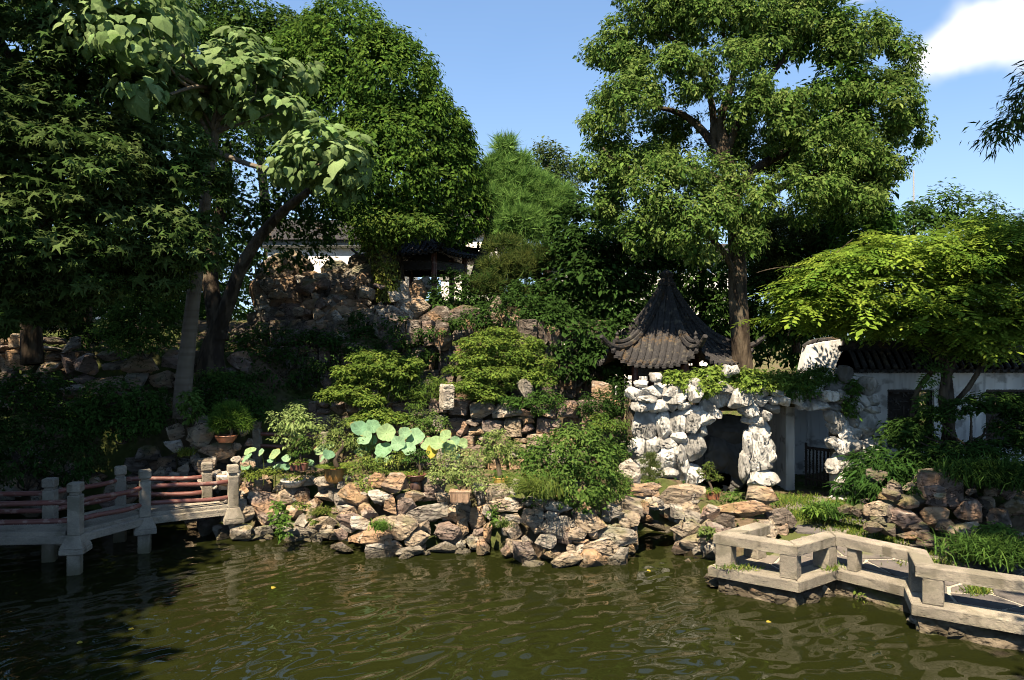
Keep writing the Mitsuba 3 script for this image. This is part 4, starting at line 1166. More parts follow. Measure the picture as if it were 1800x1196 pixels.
# --- twin-trunk tree
tw = thing('twin_trunk_tree', 'dark forked tree leaning right behind the thin ringed trunk', 'tree')
limbs(tw, 'trunk', [([P(376, 660, 17.4), P(380, 600, 17.4), P(398, 540, 17.3), P(430, 460, 17.2), P(470, 400, 17.0), P(530, 345, 16.6), P(590, 300, 16.4)], [.23, .19, .15, .13, .10, .05]), ([P(386, 600, 17.4), P(376, 540, 17.5), P(370, 470, 17.6), P(390, 360, 17.6), P(400, 250, 17.6)], [.22, .18, .14, .07]), ([P(375, 665, 17.35), P(372, 630, 17.4), P(390, 570, 17.4)], [.34, .27, .2])])
TB = [Bl(440, 300, 110, 90, 18.2), Bl(535, 370, 70, 55, 18.2), Bl(480, 420, 110, 60, 18.6), Bl(330, 380, 90, 120, 18.6), Bl(270, 480, 120, 60, 18.6), Bl(420, 220, 90, 70, 18.2), Bl(180, 420, 160, 110, 19), Bl(60, 470, 120, 60, 19), Bl(600, 330, 60, 60, 17.8)]
crown(tw, 'crown', np.vstack([TB, tufts(TB, 7, .45, 203)]), 36000, .125, [DK, MD, (.04, .08, .018)], 'oval', per=26, clump=.5, shell=.5, seed=8, gap=.34, flat=.5)

# --- big clipped dome
dm = thing('dome_tree', 'tall dense dark green evergreen with a smooth domed crown left of the sky gap', 'tree')
DB = [Bl(610, 95, 85, 95, 21.5), Bl(680, 165, 95, 110, 21.3), Bl(740, 245, 80, 95, 21.2), Bl(770, 320, 75, 85, 21.2), Bl(800, 370, 55, 60, 21.2), Bl(600, 200, 100, 120, 21.6), Bl(690, 300, 110, 110, 20.8), Bl(650, 345, 80, 48, 20.6), Bl(725, 358, 85, 42, 20.8), Bl(790, 270, 50, 60, 21.5), Bl(540, 120, 70, 70, 22)]
limbs(dm, 'trunk', [([P(835, 520, 21.5), P(842, 470, 21.5), P(858, 425, 21.5), P(800, 330, 21.4)], [.2, .17, .15, .08]), ([P(700, 520, 22), P(690, 420, 21.6), P(670, 300, 21.5)], [.25, .2, .1])])
crown(dm, 'crown', np.vstack([DB, DB, tufts(DB, 10, .34, 201)]), 150000, .12, [DK, (.045, .10, .018), (.07, .14, .024), (.12, .19, .035)], 'oval', per=22, clump=.24, up=.5, out=1.0, rnd=.5, shell=.78, lump=.2, seed=9, flat=.8, inner=.6, jit=.3)

bt = thing('evergreen_tree', 'rounded evergreen crown at the very top behind the pale leaves', 'tree')
crown(bt, 'crown', [Bl(370, 30, 70, 50, 33), Bl(440, 45, 80, 40, 33), Bl(520, 70, 60, 40, 33), Bl(340, 80, 60, 60, 33), Bl(480, 110, 70, 70, 33), Bl(420, 130, 110, 80, 33)], 34000, .19, [DK, MD, GR, (.085, .13, .03)], per=22, clump=.4, shell=.75, seed=10, lump=.2)
limbs(bt, 'trunk', [([P(480, 560, 36), P(470, 400, 35), P(450, 200, 34), P(440, 80, 33)], [.3, .25, .18, .06])])

# --- ivy trunk
iv = thing('ivy_tree', 'forked tree trunk wrapped in yellow green ivy on the hill', 'tree')
limbs(iv, 'trunk', [([P(680, 590, 20), P(681, 560, 20), P(684, 510, 20), P(676, 465, 20), P(655, 420, 20), P(640, 370, 20.2)], [.17, .19, .24, .24, .14, .1]), ([P(678, 470, 20), P(662, 400, 20.4), P(668, 330, 20.8)], [.13, .11, .06])])
ivr = np.random.default_rng(12)
t = ivr.random(2600)
cl = np.stack([np.interp(t, [0, .25, .6, .8, 1], [P(x, y, 20)[k] for x, y in ((683, 530), (684, 505), (676, 462), (656, 425), (645, 385))]) for k in range(3)], 1)
a = ivr.random(2600) * 6.283
o = np.stack([np.cos(a), np.sin(a), 0 * a], 1)
cl = cl + o * (.25 + .13 * ivr.random(2600) * (0.6 + t))[:, None]
v, f, c_ = leafset(cl, o + [0, 0, .3] + sphere(ivr, 2600) * .4, sphere(ivr, 2600) + [0, 0, -.7], .10, tone(ivr, 2600, [(.09, .08, .035), (.13, .14, .04), YG, LT]), 'oval')
part(iv, 'ivy', (v, f), 'leaf_mat', color=c_)
crown(iv, 'crown', [Bl(690, 410, 30, 20, 19.8), Bl(660, 400, 50, 40, 19.8), Bl(740, 395, 40, 20, 19.4)], 5200, .11, [MD, GR, LT, YL], per=18, clump=.34, shell=.4, seed=13, gap=.38)

# --- pines


def pine(parent, pads, n, length, pal, seed, tuft=26, width=None, up=.9):
    rng = np.random.default_rng(seed)
    B = np.asarray(pads, float)
    a = B[:, 3] * B[:, 4] + B[:, 3] * B[:, 5]
    k = rng.choice(len(B), n, p=a / a.sum())
    u = sphere(rng, n)
    c = B[k, :3] + u * B[k, 3:] * (rng.random((n, 1)) ** .35)
    ci = np.repeat(np.arange(n), tuft)
    N = len(ci)
    d = unit(sphere(rng, N) + (u[ci] * .7 + [0, 0, up]))
    col = (tone(rng, n, pal, .15)[ci] * .6 + .4 * tone(rng, N, pal, .25))
    v, f, cc = leafset(c[ci], sphere(rng, N), d, length * np.exp(rng.normal(0, .2, N)), col, 'needle')
    return part(parent, 'needles', (v, f), 'leaf_mat', color=cc)


pn = thing('pine_tree', 'light green pine with pointed top between the two big trees', 'tree')
PP = [Bl(887, 262, 17, 26, 22), Bl(882, 296, 40, 20, 22), Bl(920, 285, 14, 16, 22), Bl(905, 320, 46, 26, 22), Bl(868, 320, 30, 30, 22), Bl(890, 355, 50, 28, 21.8), Bl(940, 335, 40, 26, 22), Bl(965, 370, 40, 28, 22), Bl(910, 390, 48, 28, 21.6), Bl(870, 375, 28, 20, 21.8), Bl(985, 350, 20, 24, 22), Bl(890, 410, 34, 18, 21.5), Bl(940, 410, 40, 16, 21.5)]
limbs(pn, 'trunk', [([P(900, 560, 22.3), P(902, 450, 22.2), P(896, 350, 22.1), P(888, 235, 22)], [.2, .17, .11, .02])] + [([P(898, 300 + 30 * k, 22.1), P(x, y, 22)], [.05, .015]) for k, (x, y) in enumerate(((870, 310), (940, 330), (860, 370), (960, 370), (920, 395)))])
pine(pn, PP, 2100, .30, [(.06, .14, .035), (.10, .20, .05), (.14, .26, .065), (.18, .30, .09)], 14, 26)
pn2 = thing('pine_tree', 'leaning pine with dark olive tufts over the hill path right of the hilltop pavilion', 'tree')
limbs(pn2, 'trunk', [([P(1000, 600, 20.5), P(985, 540, 20.5), P(940, 480, 20.5), P(905, 440, 20.6), P(880, 420, 20.6)], [.16, .14, .12, .05]), ([P(940, 480, 20.5), P(870, 500, 20.2)], [.06, .02])])
pine(pn2, [Bl(900, 470, 60, 20, 20.2), Bl(860, 500, 40, 18, 20), Bl(950, 455, 60, 20, 20.3), Bl(890, 435, 40, 14, 20.4), Bl(930, 520, 40, 16, 20.2)], 1100, .24, [DK, MD, OL, (.10, .12, .03)], 15, 22)
pn3 = thing('pine_tree', 'pine with soft grey green tufts behind the big tree above the grotto', 'tree')
limbs(pn3, 'trunk', [([P(1400, 620, 21), P(1395, 500, 21), P(1390, 380, 21)], [.12, .1, .04])])
pine(pn3, [Bl(1360, 400, 60, 22, 21), Bl(1420, 430, 60, 20, 21), Bl(1340, 440, 60, 20, 21), Bl(1450, 400, 50, 20, 21), Bl(1380, 475, 60, 18, 21), Bl(1450, 470, 50, 16, 21)], 1500, .26, [MD, OL, (.12, .16, .05)], 16, 22)

# --- small round tree behind the pine
rt = thing('evergreen_tree', 'small round-topped grey green tree behind the pine', 'tree')
limbs(rt, 'trunk', [([P(962, 560, 27), P(962, 420, 27), P(962, 290, 27)], [.2, .15, .05])])
crown(rt, 'crown', [Bl(962, 296, 40, 46, 27), Bl(955, 350, 48, 50, 27), Bl(985, 330, 36, 50, 27)], 9000, .13, [MD, (.06, .09, .035), (.09, .12, .05)], per=20, clump=.4, shell=.7, seed=17, lump=.15)

# --- big tree at the right
bg = thing('camphor_tree', 'huge open crowned evergreen with yellow green new shoots right of the sky gap', 'tree')
tk = [P(1306, 690, 17.2), P(1303, 610, 17.2), P(1297, 520, 17.2), P(1296, 450, 17.3), P(1290, 360, 17.5), P(1278, 270, 17.8), P(1262, 210, 18)]
limbs(bg, 'trunk', [(tk, [.25, .22, .21, .20, .18, .14, .09])], seed=18, rough=.10, sides=16)
limbs(bg, 'limb', [([tk[4], P(1250, 250, 18), P(1205, 205, 18.2), P(1150, 190, 18.3)], [.14, .11, .05]), ([tk[5], P(1270, 200, 18), P(1285, 150, 18), P(1270, 60, 18)], [.13, .10, .04]), ([tk[4], P(1340, 290, 17.8), P(1420, 250, 18), P(1500, 190, 18)], [.13, .1, .04]), ([tk[3], P(1370, 330, 17.6), P(1460, 300, 17.8), P(1560, 260, 17.8)], [.12, .09, .03]), ([tk[4], P(1220, 300, 17.4), P(1130, 300, 17.4), P(1060, 260, 17.6)], [.12, .09, .03]),
                    ([P(1254, 250, 18), P(1252, 190, 18), P(1235, 130, 18), P(1170, 60, 18)], [.1, .07, .03]), ([tk[5], P(1320, 180, 18), P(1380, 100, 18), P(1430, 30, 18)], [.1, .08, .03]), ([tk[2], P(1250, 420, 16.8), P(1200, 390, 16.6), P(1140, 370, 16.6)], [.08, .06, .03])], seed=19, sides=8)
BB = [Bl(1140, 40, 85, 75, 18.6), Bl(1230, 20, 110, 80, 18.4), Bl(1340, 30, 100, 80, 18.2), Bl(1420, 30, 70, 60, 18.2), Bl(1500, 70, 70, 60, 18), Bl(1570, 110, 46, 55, 18), Bl(1080, 130, 70, 70, 18.6), Bl(1180, 140, 85, 55, 17.6), Bl(1100, 190, 70, 55, 17.6), Bl(1060, 220, 50, 60, 18.2), Bl(1320, 130, 90, 65, 17.4), Bl(1440, 150, 90, 60, 17.4), Bl(1540, 190, 70, 70, 17.6), Bl(1580, 250, 50, 55, 17.8), Bl(1350, 210, 70, 50, 17.2),
      Bl(1470, 260, 80, 55, 17.2), Bl(1060, 300, 46, 70, 18.2), Bl(1110, 300, 60, 55, 17.8), Bl(1180, 340, 80, 70, 16.6), Bl(1230, 400, 80, 60, 16.4), Bl(1140, 400, 60, 60, 16.8), Bl(1400, 340, 90, 50, 17), Bl(1490, 350, 60, 50, 17), Bl(1290, 350, 70, 50, 16.8), Bl(1250, 310, 60, 40, 16.8), Bl(1310, 420, 40, 30, 16.6), Bl(1060, 370, 40, 50, 18.2), Bl(1520, 300, 60, 60, 17.6), Bl(1260, -50, 200, 60, 18.6), Bl(1240, 240, 90, 60, 19.8), Bl(1160, 250, 60, 60, 19.8), Bl(1340, 260, 70, 60, 19.6)]
crown(bg, 'crown', tufts(BB, 11, .44, 200), 205000, .092, [MD, GR, (.085, .16, .035), (.135, .205, .05), (.20, .26, .085)], 'oval', per=20, clump=.20, up=.55, out=1.0, rnd=.55, droop=.2, shell=.45, seed=20, gap=.34, gapf=.6, flat=.8, inner=.5)
crown(bg, 'climber', [Bl(1450, 60, 60, 60, 18.6), Bl(1470, 180, 50, 90, 18.4), Bl(1490, 270, 60, 70, 18.2), Bl(1510, 330, 50, 60, 18), Bl(1510, 50, 40, 36, 18.4), Bl(1440, 270, 60, 70, 18.8), Bl(1520, 395, 40, 60, 18)], 20000, .14, [DK, (.03, .08, .012), (.05, .12, .02), (.10, .19, .03)], 'oval', per=24, clump=.34, shell=.5, seed=21, gap=.36, droop=.8)

# --- undergrowth trees
un = thing('understorey_tree', 'dark broadleaved tree between the pine and the big pavilion roof', 'tree')
limbs(un, 'trunk', [([P(1046, 640, 20.5), P(1047, 520, 20.5), P(1045, 420, 20.5)], [.11, .1, .04])])
crown(un, 'crown', [Bl(1040, 440, 70, 50, 20), Bl(990, 470, 60, 60, 20.5), Bl(1100, 470, 60, 50, 20), Bl(1000, 540, 60, 45, 20), Bl(1080, 530, 60, 40, 19.6), Bl(1050, 490, 80, 40, 19.6), Bl(1020, 390, 50, 50, 20.5), Bl(1130, 420, 40, 50, 20)], 17000, .17, [DK, MD, (.035, .08, .02)], per=16, clump=.45, up=1.1, shell=.35, flat=.25, seed=22, gap=.40)
un2 = thing('understorey_tree', 'dark bushy tree below the big camphor right of the pavilion finial', 'tree')
limbs(un2, 'trunk', [([P(1236, 620, 21), P(1234, 500, 21), P(1230, 420, 21)], [.13, .1, .04])])
crown(un2, 'crown', [Bl(1230, 480, 50, 50, 20.5), Bl(1350, 530, 80, 70, 20.5), Bl(1260, 560, 60, 50, 20.5), Bl(1420, 540, 70, 60, 20.5), Bl(1380, 470, 80, 50, 21), Bl(1200, 440, 50, 40, 20.5), Bl(1480, 440, 60, 60, 20.5)], 20000, .15, [DK, MD, (.05, .10, .02)], per=18, clump=.42, shell=.45, seed=23, gap=.36, flat=.5)
for i, (lab, bl, sd) in enumerate((('dark shrub tree shading the stone wall left of the big pavilion', [Bl(1010, 600, 50, 40, 18.4), Bl(1060, 640, 50, 40, 18.2), Bl(1040, 590, 60, 40, 18.6), Bl(1090, 600, 40, 50, 18.8), Bl(1000, 640, 40, 30, 18.2)], 24), ('dark leafy shrub right of the hilltop pavilion', [Bl(800, 515, 45, 45, 20.2), Bl(830, 540, 40, 30, 20), Bl(780, 540, 30, 30, 20), Bl(850, 500, 40, 30, 20.5)], 25),
                                   ('dark shrubs crowding the top of the upper wall behind the right clipped pine', [Bl(900, 548, 60, 30, 18.8), Bl(965, 565, 50, 30, 18.7), Bl(840, 560, 36, 20, 18.9), Bl(935, 520, 60, 30, 19.4), Bl(1000, 560, 40, 40, 18.9)], 38), ('deep shaded shrub in front of the crag at the hill foot', [Bl(470, 610, 70, 40, 18.6), Bl(540, 620, 70, 40, 18.4), Bl(430, 640, 50, 50, 18.6), Bl(500, 650, 70, 40, 18.2), Bl(570, 600, 40, 24, 18.6)], 26), ('small green shrub growing out of the sunlit crag', [Bl(632, 572, 26, 24, 19.2), Bl(640, 590, 24, 16, 19.2)], 27))):
    k = thing('shrub', lab, 'shrub')
    crown(k, 'foliage', bl, (6500, 5000, 6000, 8000, 1100)[i], (.12, .10, .10, .085, .09)[i], [DK, MD, (.045, .095, .022)], per=16, clump=.25, shell=.45, seed=sd, up=.9, flat=.5)
    branches(k, np.array(bl[0][:3]) - [0, 0, 1.2], [b[:3] for b in bl], .035, sd, 'stem')

# --- belts of far trees
ft = thing('evergreen_tree', 'dark green tree group top behind the wisteria at the right edge', 'tree')
crown(ft, 'crown', [Bl(1600, 385, 50, 26, 24), Bl(1650, 365, 50, 32, 24), Bl(1710, 375, 50, 32, 24), Bl(1560, 400, 40, 26, 24), Bl(1740, 400, 40, 26, 24), Bl(1640, 420, 120, 50, 24.5), Bl(1800, 430, 90, 50, 24.5)], 13000, .14, [DK, MD, GR, LT], per=18, clump=.4, shell=.5, seed=28, up=.9)
limbs(ft, 'trunk', [([P(1650, 600, 24.5), P(1650, 390, 24.5)], [.2, .08])])
ft2 = thing('hedge_trees', 'dark mass of far trees behind the garden', 'trees')
crown(ft2, 'crown', [Bl(x, y, 90, 80, 31 + (i % 3)) for i, (x, y) in enumerate(((-150, 470), (0, 420), (130, 440), (260, 420), (390, 430), (480, 400), (1000, 430), (1080, 440), (1160, 470), (1250, 480), (1340, 500), (1430, 490), (1520, 520), (1620, 520), (1720, 520), (1820, 520), (1920, 500), (1100, 520), (1200, 540), *((x, 560) for x in range(-250, 2000, 110))))], 46000, .24, [DK, MD, (.04, .08, .02)], per=20, clump=.7, shell=.4, seed=29, gap=.36)
labels[ft2] = {'kind': 'stuff', 'label': labels[ft2]['label'], 'category': 'trees'}
hd = tag(num('back_hedge'), 'unbroken dark hedge along the back of the garden', 'hedge', kind='stuff')
v, f, c_ = leafset(*crown_leaves([Bl(x, 560, 70, 50, 23.5 + (x % 3) * .4) for x in range(-320, 430, 60)] + [Bl(x, 590, 60, 40, 24.5) for x in range(1180, 1620, 60)] + [Bl(x, 500, 90, 60, 26) for x in range(-320, 430, 90)], 26000, .2, [DK, MD, (.04, .085, .02)], per=18, clump=.6, shell=.4, seed=36, up=.8), 'oval')
put(hd, (v, f), 'leaf_mat', color=np.clip(c_, .004, .8))
et = thing('evergreen_tree', 'dense dark evergreen standing behind the maple at the left', 'tree')
limbs(et, 'trunk', [([P(140, 620, 20.5), P(150, 400, 20.5), P(160, 150, 20.5)], [.3, .22, .08])])
crown(et, 'crown', [Bl(60, 120, 120, 120, 20.5), Bl(200, 160, 120, 120, 20.5), Bl(120, 300, 150, 120, 20.5), Bl(290, 300, 90, 110, 20.5), Bl(-60, 250, 120, 160, 20.5), Bl(320, 180, 60, 80, 20.5), Bl(180, 20, 160, 90, 20.8)], 26000, .17, [DK, MD, (.04, .08, .02)], per=22, clump=.5, shell=.6, seed=37)
ct = thing('radio_mast', 'thin pale mast rising above the far trees at the right', 'mast')
put(ct, tube([P(1606, 420, 60), P(1606, 300, 60)], [.12, .05], 6, 4), 'grey_mat')

# --- the tree at the right edge: only a twig of it hangs into the picture
ov = thing('overhanging_tree', 'dark leafy twig hanging into the sky at the right edge', 'tree')
limbs(ov, 'trunk', [([[10.6, 7.2, .4], [10.3, 7.4, 3], [9.6, 7.6, 6], [8.9, 7.8, 8.5]], [.3, .26, .2, .1]), ([[9.8, 7.6, 5.2], [8.6, 8.6, 6.3], P(1790, 215, 9.4), P(1750, 225, 9.3)], [.09, .05, .018, .006]), ([P(1795, 200, 9.4), P(1830, 140, 9.4), [8.7, 8.4, 7.4]], [.012, .03, .05])])
crown(ov, 'crown', [Bl(1768, 225, 34, 24, 9.3), Bl(1800, 190, 26, 26, 9.4), Bl(1830, 160, 40, 50, 9.4), Bl(1808, 140, 14, 18, 9.4), Bl(1790, 215, 24, 16, 9.2), Bl(1750, 240, 20, 14, 9.2)], 1300, .105, [DK, (.03, .06, .02), MD], 'lance', per=10, clump=.22, shell=.3, seed=30, droop=.9, jit=.15)
crown(ov, 'canopy', [[6.0, 6.5, 9.4, 1.5, 1.4, .8], [6.9, 8.5, 9.9, 1.6, 1.4, .8], [8.9, 10.6, 10.7, 1.3, 1.3, .8], [10.5, 7.6, 9.4, 2.2, 2, 1.1], [9.6, 9.4, 10.3, 2.0, 1.6, 1.0], [5.7, 3.0, 8.8, 1.6, 1.5, .9], [8.2, 4.2, 8.9, 1.9, 1.8, 1.0], [12, 9, 9, 2, 2, 1.2], [10.6, 11.4, 11, 1.9, 1.5, .9]], 22000, .22, [DK, MD], per=20, clump=.5, shell=.3, seed=31, inner=.2)

# --- trees beside the viewer, out of the frame at the left, whose shade falls on the pond
sh = thing('shade_tree', 'tall tree beside the pond at the left outside the picture', 'tree')
limbs(sh, 'trunk', [([[-13.2, 7.5, .5], [-13, 7.6, 4], [-12.4, 7.8, 8]], [.35, .3, .18])])
SHB = [[-10.6, 5.0, 9.0, 2.3, 2.2, 2.0], [-11.6, 7.6, 9.6, 2.4, 2.0, 2.0], [-9.4, 2.6, 9.2, 2.0, 2.0, 1.7], [-13.5, 3, 8, 2.5, 3, 2.5], [-8.4, 0.6, 8.8, 1.9, 1.8, 1.6], [-14.5, 10.0, 9.5, 2.4, 2.2, 2.4], [-9.5, 6.4, 9.4, 1.6, 1.7, 1.2], [-11.8, 6.2, 9.2, 2.0, 1.8, 1.5], [-9.0, 4.4, 9.0, 1.5, 1.5, 1.2], [-8.2, 2.4, 8.8, 1.3, 1.4, 1.1], [-12.8, 11.5, 4.5, 1.9, 2.5, 3.5], [-11.6, 8.6, 5.0, 1.8, 2.2, 3.6], [-10.6, 5.5, 5.5, 1.8, 2.0, 3.0], [-10.3, 9.8, 6.6, 1.6, 1.8, 2.2], [-9.4, 7.4, 6.6, 1.5, 1.8, 2.0]]
limbs(mp, 'top_limb', [([P(110, 250, 14.3), [-9.3, 13.0, 9.6], [-9.6, 12.2, 10.8]], [.07, .06, .03])])
crown(mp, 'crown', [[-9.8, 12.2, 11.0, 2.2, 1.8, 1.0], [-12.5, 12.6, 10.6, 2.2, 2.0, 1.2], [-10.8, 10.2, 10.6, 2.0, 1.6, 1.0]], 5000, .2, [DK, MD], 'star', per=18, clump=.5, shell=.3, seed=39)
crown(sh, 'crown', SHB, 50000, .32, [DK, MD, GR], per=22, clump=.6, shell=.3, inner=.2, seed=32)

# --- wisteria over the wall
wi = thing('wisteria', 'bright yellow green wisteria canopy spreading over the white garden wall', 'climber')
WB = [Bl(1440, 515, 60, 26, 14.2), Bl(1490, 480, 70, 36, 14.4), Bl(1560, 455, 80, 40, 14.6), Bl(1630, 455, 80, 50, 14.6), Bl(1700, 450, 80, 56, 14.6), Bl(1770, 430, 80, 56, 14.6), Bl(1850, 440, 90, 60, 14.6), Bl(1405, 545, 34, 16, 14.1), Bl(1560, 510, 80, 26, 14.2), Bl(1640, 520, 80, 30, 14.2), Bl(1720, 530, 80, 36, 14.2), Bl(1790, 530, 70, 44, 14.2), Bl(1480, 530, 50, 14, 14.2), Bl(1680, 560, 40, 16, 14.0), Bl(1760, 565, 60, 20, 14.0), Bl(1380, 560, 26, 10, 14.2), Bl(1530, 430, 40, 24, 14.8), Bl(1850, 540, 80, 50, 14.4), Bl(1500, 560, 60, 20, 15.3), Bl(1580, 565, 60, 22, 15.4), Bl(1660, 575, 60, 20, 15.4), Bl(1750, 585, 60, 20, 15.4), Bl(1450, 550, 50, 20, 15.4), Bl(1620, 575, 60, 22, 14.2), Bl(1700, 592, 60, 22, 14.2), Bl(1780, 602, 70, 24, 14.2), Bl(1550, 562, 60, 18, 14.2)]
for b in WB:
    b[4] *= 1.5
crown(wi, 'foliage', WB, 11500, .28, [(.06, .13, .02), (.11, .20, .03), (.17, .26, .035), (.24, .31, .05)], 'pinnate', per=12, clump=.42, up=1.2, out=.45, rnd=.35, droop=.5, shell=.45, flat=.3, seed=33, jit=.16, inner=.45)
wr2 = np.random.default_rng(34)
hang = [P(1634, y, 14.6) + wr2.normal(0, .06, 3) for y in np.linspace(600, 765, 46)]
hang = np.array(hang); n_ = len(hang)
v, f, c_ = leafset(hang, np.tile([0, -.6, 1.0], (n_, 1)) + sphere(wr2, n_) * .3, np.stack([wr2.choice([-1, 1], n_) * 1.0, wr2.normal(-.3, .3, n_), wr2.normal(-.7, .2, n_)], 1), .34, tone(wr2, n_, [MD, GR, LT]), 'pinnate')
part(wi, 'hanging_shoot', (v, f), 'leaf_mat', stuff=True, color=c_)
limbs(wi, 'trunk', [([P(1672, 900, 14.9), P(1664, 800, 14.9), P(1668, 720, 14.8), P(1660, 640, 14.8), P(1640, 560, 14.6), P(1600, 500, 14.5)], [.12, .12, .11, .1, .08, .04]), ([P(1655, 880, 15), P(1676, 780, 14.8), P(1658, 700, 14.7), P(1678, 620, 14.8), P(1700, 540, 14.6), P(1750, 490, 14.5)], [.09, .1, .09, .07, .03]), ([P(1668, 715, 14.7), P(1710, 670, 14.6), P(1740, 610, 14.5), P(1800, 520, 14.5)], [.05, .05, .03]), ([P(1660, 640, 14.8), P(1560, 560, 14.5), P(1450, 530, 14.3)], [.05, .04, .015]), ([P(1606, 860, 15.2), P(1604, 780, 15.2), P(1608, 700, 15.3), P(1660, 640, 14.9)], [.06, .05, .05])])
limbs(wi, 'shoot', [(spline([P(1385, 590, 14.2), P(1440, 480, 14.2), P(1500, 420, 14.4)], 8), [.012, .01, .006]), (spline([P(1330, 480, 14.4), P(1400, 470, 14.3), P(1470, 490, 14.2)], 8), [.008, .012, .014]), (spline([P(1548, 520, 14), P(1560, 470, 14.1), P(1575, 440, 14.3)], 8), [.008, .014, .01])], seed=3, rough=0)

# ------------------------------------------------------------------ shrubs


def bush(label, blobs, n, size, pal, seed, base=None, tpl='oval', name='shrub', cat='shrub', stem=.02, **kw):
    k = thing(name, label, cat)
    o = dict(per=14, clump=.16, shell=.35, up=.8, flat=.7, inner=.4)
    o.update(kw)
    crown(k, 'foliage', blobs, n, size, pal, tpl, seed=seed, **o)
    if stem:
        B = np.asarray(blobs, float)
        lo = B[:, :3].mean(0).copy(); lo[2] = (B[:, 2] - B[:, 5]).min() - .15
        branches(k, np.asarray(base if base is not None else lo, float), [b[:3] for b in blobs], stem, seed, 'stem')
    return k


bush('bright rounded shrub on the terrace left of the thin ringed trunk', [Bl(250, 560, 60, 44, 16.6), Bl(210, 575, 36, 30, 16.6), Bl(290, 575, 36, 34, 16.6), Bl(250, 520, 34, 24, 16.8), Bl(300, 545, 24, 24, 16.7), Bl(240, 600, 50, 20, 16.4)], 5200, .088, [MD, GR, LT, (.10, .17, .05)], 101)
bush('broad shrub below the terrace wall left of the ringed trunk', [Bl(190, 700, 60, 34, 15.9), Bl(250, 705, 50, 36, 15.8), Bl(160, 730, 50, 34, 15.7), Bl(270, 735, 36, 24, 15.7), Bl(220, 745, 60, 24, 15.6)], 5600, .085, [MD, GR, (.05, .10, .025)], 102)
bush('dark shaded shrub at the left edge above the footbridge', [Bl(30, 720, 80, 60, 15.6), Bl(110, 760, 70, 50, 15.3), Bl(20, 800, 80, 50, 15), Bl(130, 810, 50, 40, 15), Bl(-70, 760, 80, 90, 15.4), Bl(60, 680, 60, 40, 16)], 10000, .085, [DK, MD, (.04, .085, .02)], 103)
bush('lone shrub behind the pine bonsai under the forked tree', [Bl(370, 690, 44, 30, 16.4), Bl(420, 700, 50, 34, 16.3), Bl(350, 720, 30, 24, 16.2), Bl(440, 720, 36, 26, 16.2), Bl(400, 670, 40, 20, 16.6)], 5200, .075, [DK, MD, GR], 104)
bush('small bright leafy shoot at the foot of the ringed trunk', [Bl(335, 710, 16, 26, 15.2), Bl(345, 722, 14, 12, 15.1)], 420, .10, [GR, LT, (.11, .18, .05)], 105, stem=.008, clump=.1)
bush('groundcover of small leaves around the forked tree foot', [Bl(370, 660, 40, 10, 16.8), Bl(400, 662, 24, 8, 16.8)], 900, .06, [GR, LT, YL], 106, stem=0, name='ground_plant', cat='plant')
for lab, bl, n, s_, pal, sd in (('variegated pale shrub behind the rectangular purple pot', [Bl(515, 740, 36, 22, 15.0), Bl(490, 735, 22, 18, 15.0), Bl(545, 748, 26, 18, 15), Bl(505, 765, 30, 16, 14.9), Bl(520, 722, 14, 14, 15.1)], 2100, .06, [(.13, .20, .06), (.22, .31, .11), (.34, .41, .18)], 107),
                                ('olive trained shrub with twisted stem left of the lotus', [Bl(592, 752, 26, 16, 14.8), Bl(575, 770, 22, 12, 14.7), Bl(615, 775, 28, 14, 14.7), Bl(590, 785, 30, 10, 14.7), Bl(640, 790, 20, 14, 14.7)], 2600, .045, [GR, (.15, .20, .065), (.24, .29, .10), (.10, .17, .04)], 108),
                                ('dark speckled bush hanging over the bank below the lotus', [Bl(645, 830, 40, 26, 14.0), Bl(630, 812, 26, 16, 14.1), Bl(670, 815, 26, 16, 14.1), Bl(650, 855, 28, 16, 13.8), Bl(690, 805, 24, 14, 14.2)], 2800, .045, [GR, (.10, .16, .035), (.16, .21, .045), (.30, .34, .10)], 109),
                                ('airy bush of pale leaves right of the lotus under the stone wall', [Bl(745, 735, 26, 18, 15.6), Bl(765, 745, 26, 18, 15.6), Bl(735, 755, 26, 14, 15.5)], 1500, .055, [GR, LT, (.15, .19, .08)], 110),
                                ):
    bush(lab, bl, n, s_, pal, sd, clump=.11, shell=.3)
bush('largest bush on the bank, fresh green, left of the standing stone', [Bl(1005, 800, 76, 46, 13.4), Bl(960, 815, 46, 46, 13.3), Bl(1050, 820, 44, 48, 13.3), Bl(1000, 850, 70, 36, 13.0), Bl(1010, 770, 50, 26, 13.5), Bl(1070, 800, 26, 30, 13.4), Bl(940, 850, 30, 30, 13.1), Bl(1030, 870, 40, 24, 12.9)], 9500, .07, [MD, GR, LT, (.12, .18, .05)], 111, clump=.15, shell=.3)
bush('fringe of narrow leaves at the right foot of the largest bush', [Bl(1080, 860, 22, 18, 13.1), Bl(1090, 845, 14, 14, 13.2)], 700, .09, [GR, LT, (.13, .2, .05)], 112, tpl='lance', stem=.006, clump=.1, up=.3)
bush('low yellow green shrub left of the white grotto under the pavilion', [Bl(1060, 742, 30, 14, 14.9), Bl(1085, 750, 20, 12, 14.9), Bl(1045, 755, 16, 10, 14.9)], 1500, .05, [GR, LT, YL], 113, clump=.1)
bush('shaded shrub directly left of the white grotto wall', [Bl(1085, 775, 26, 24, 15.2), Bl(1070, 790, 24, 18, 15.1), Bl(1050, 715, 36, 26, 16.0), Bl(1085, 700, 22, 40, 16.2)], 3800, .06, [DK, MD], 114)


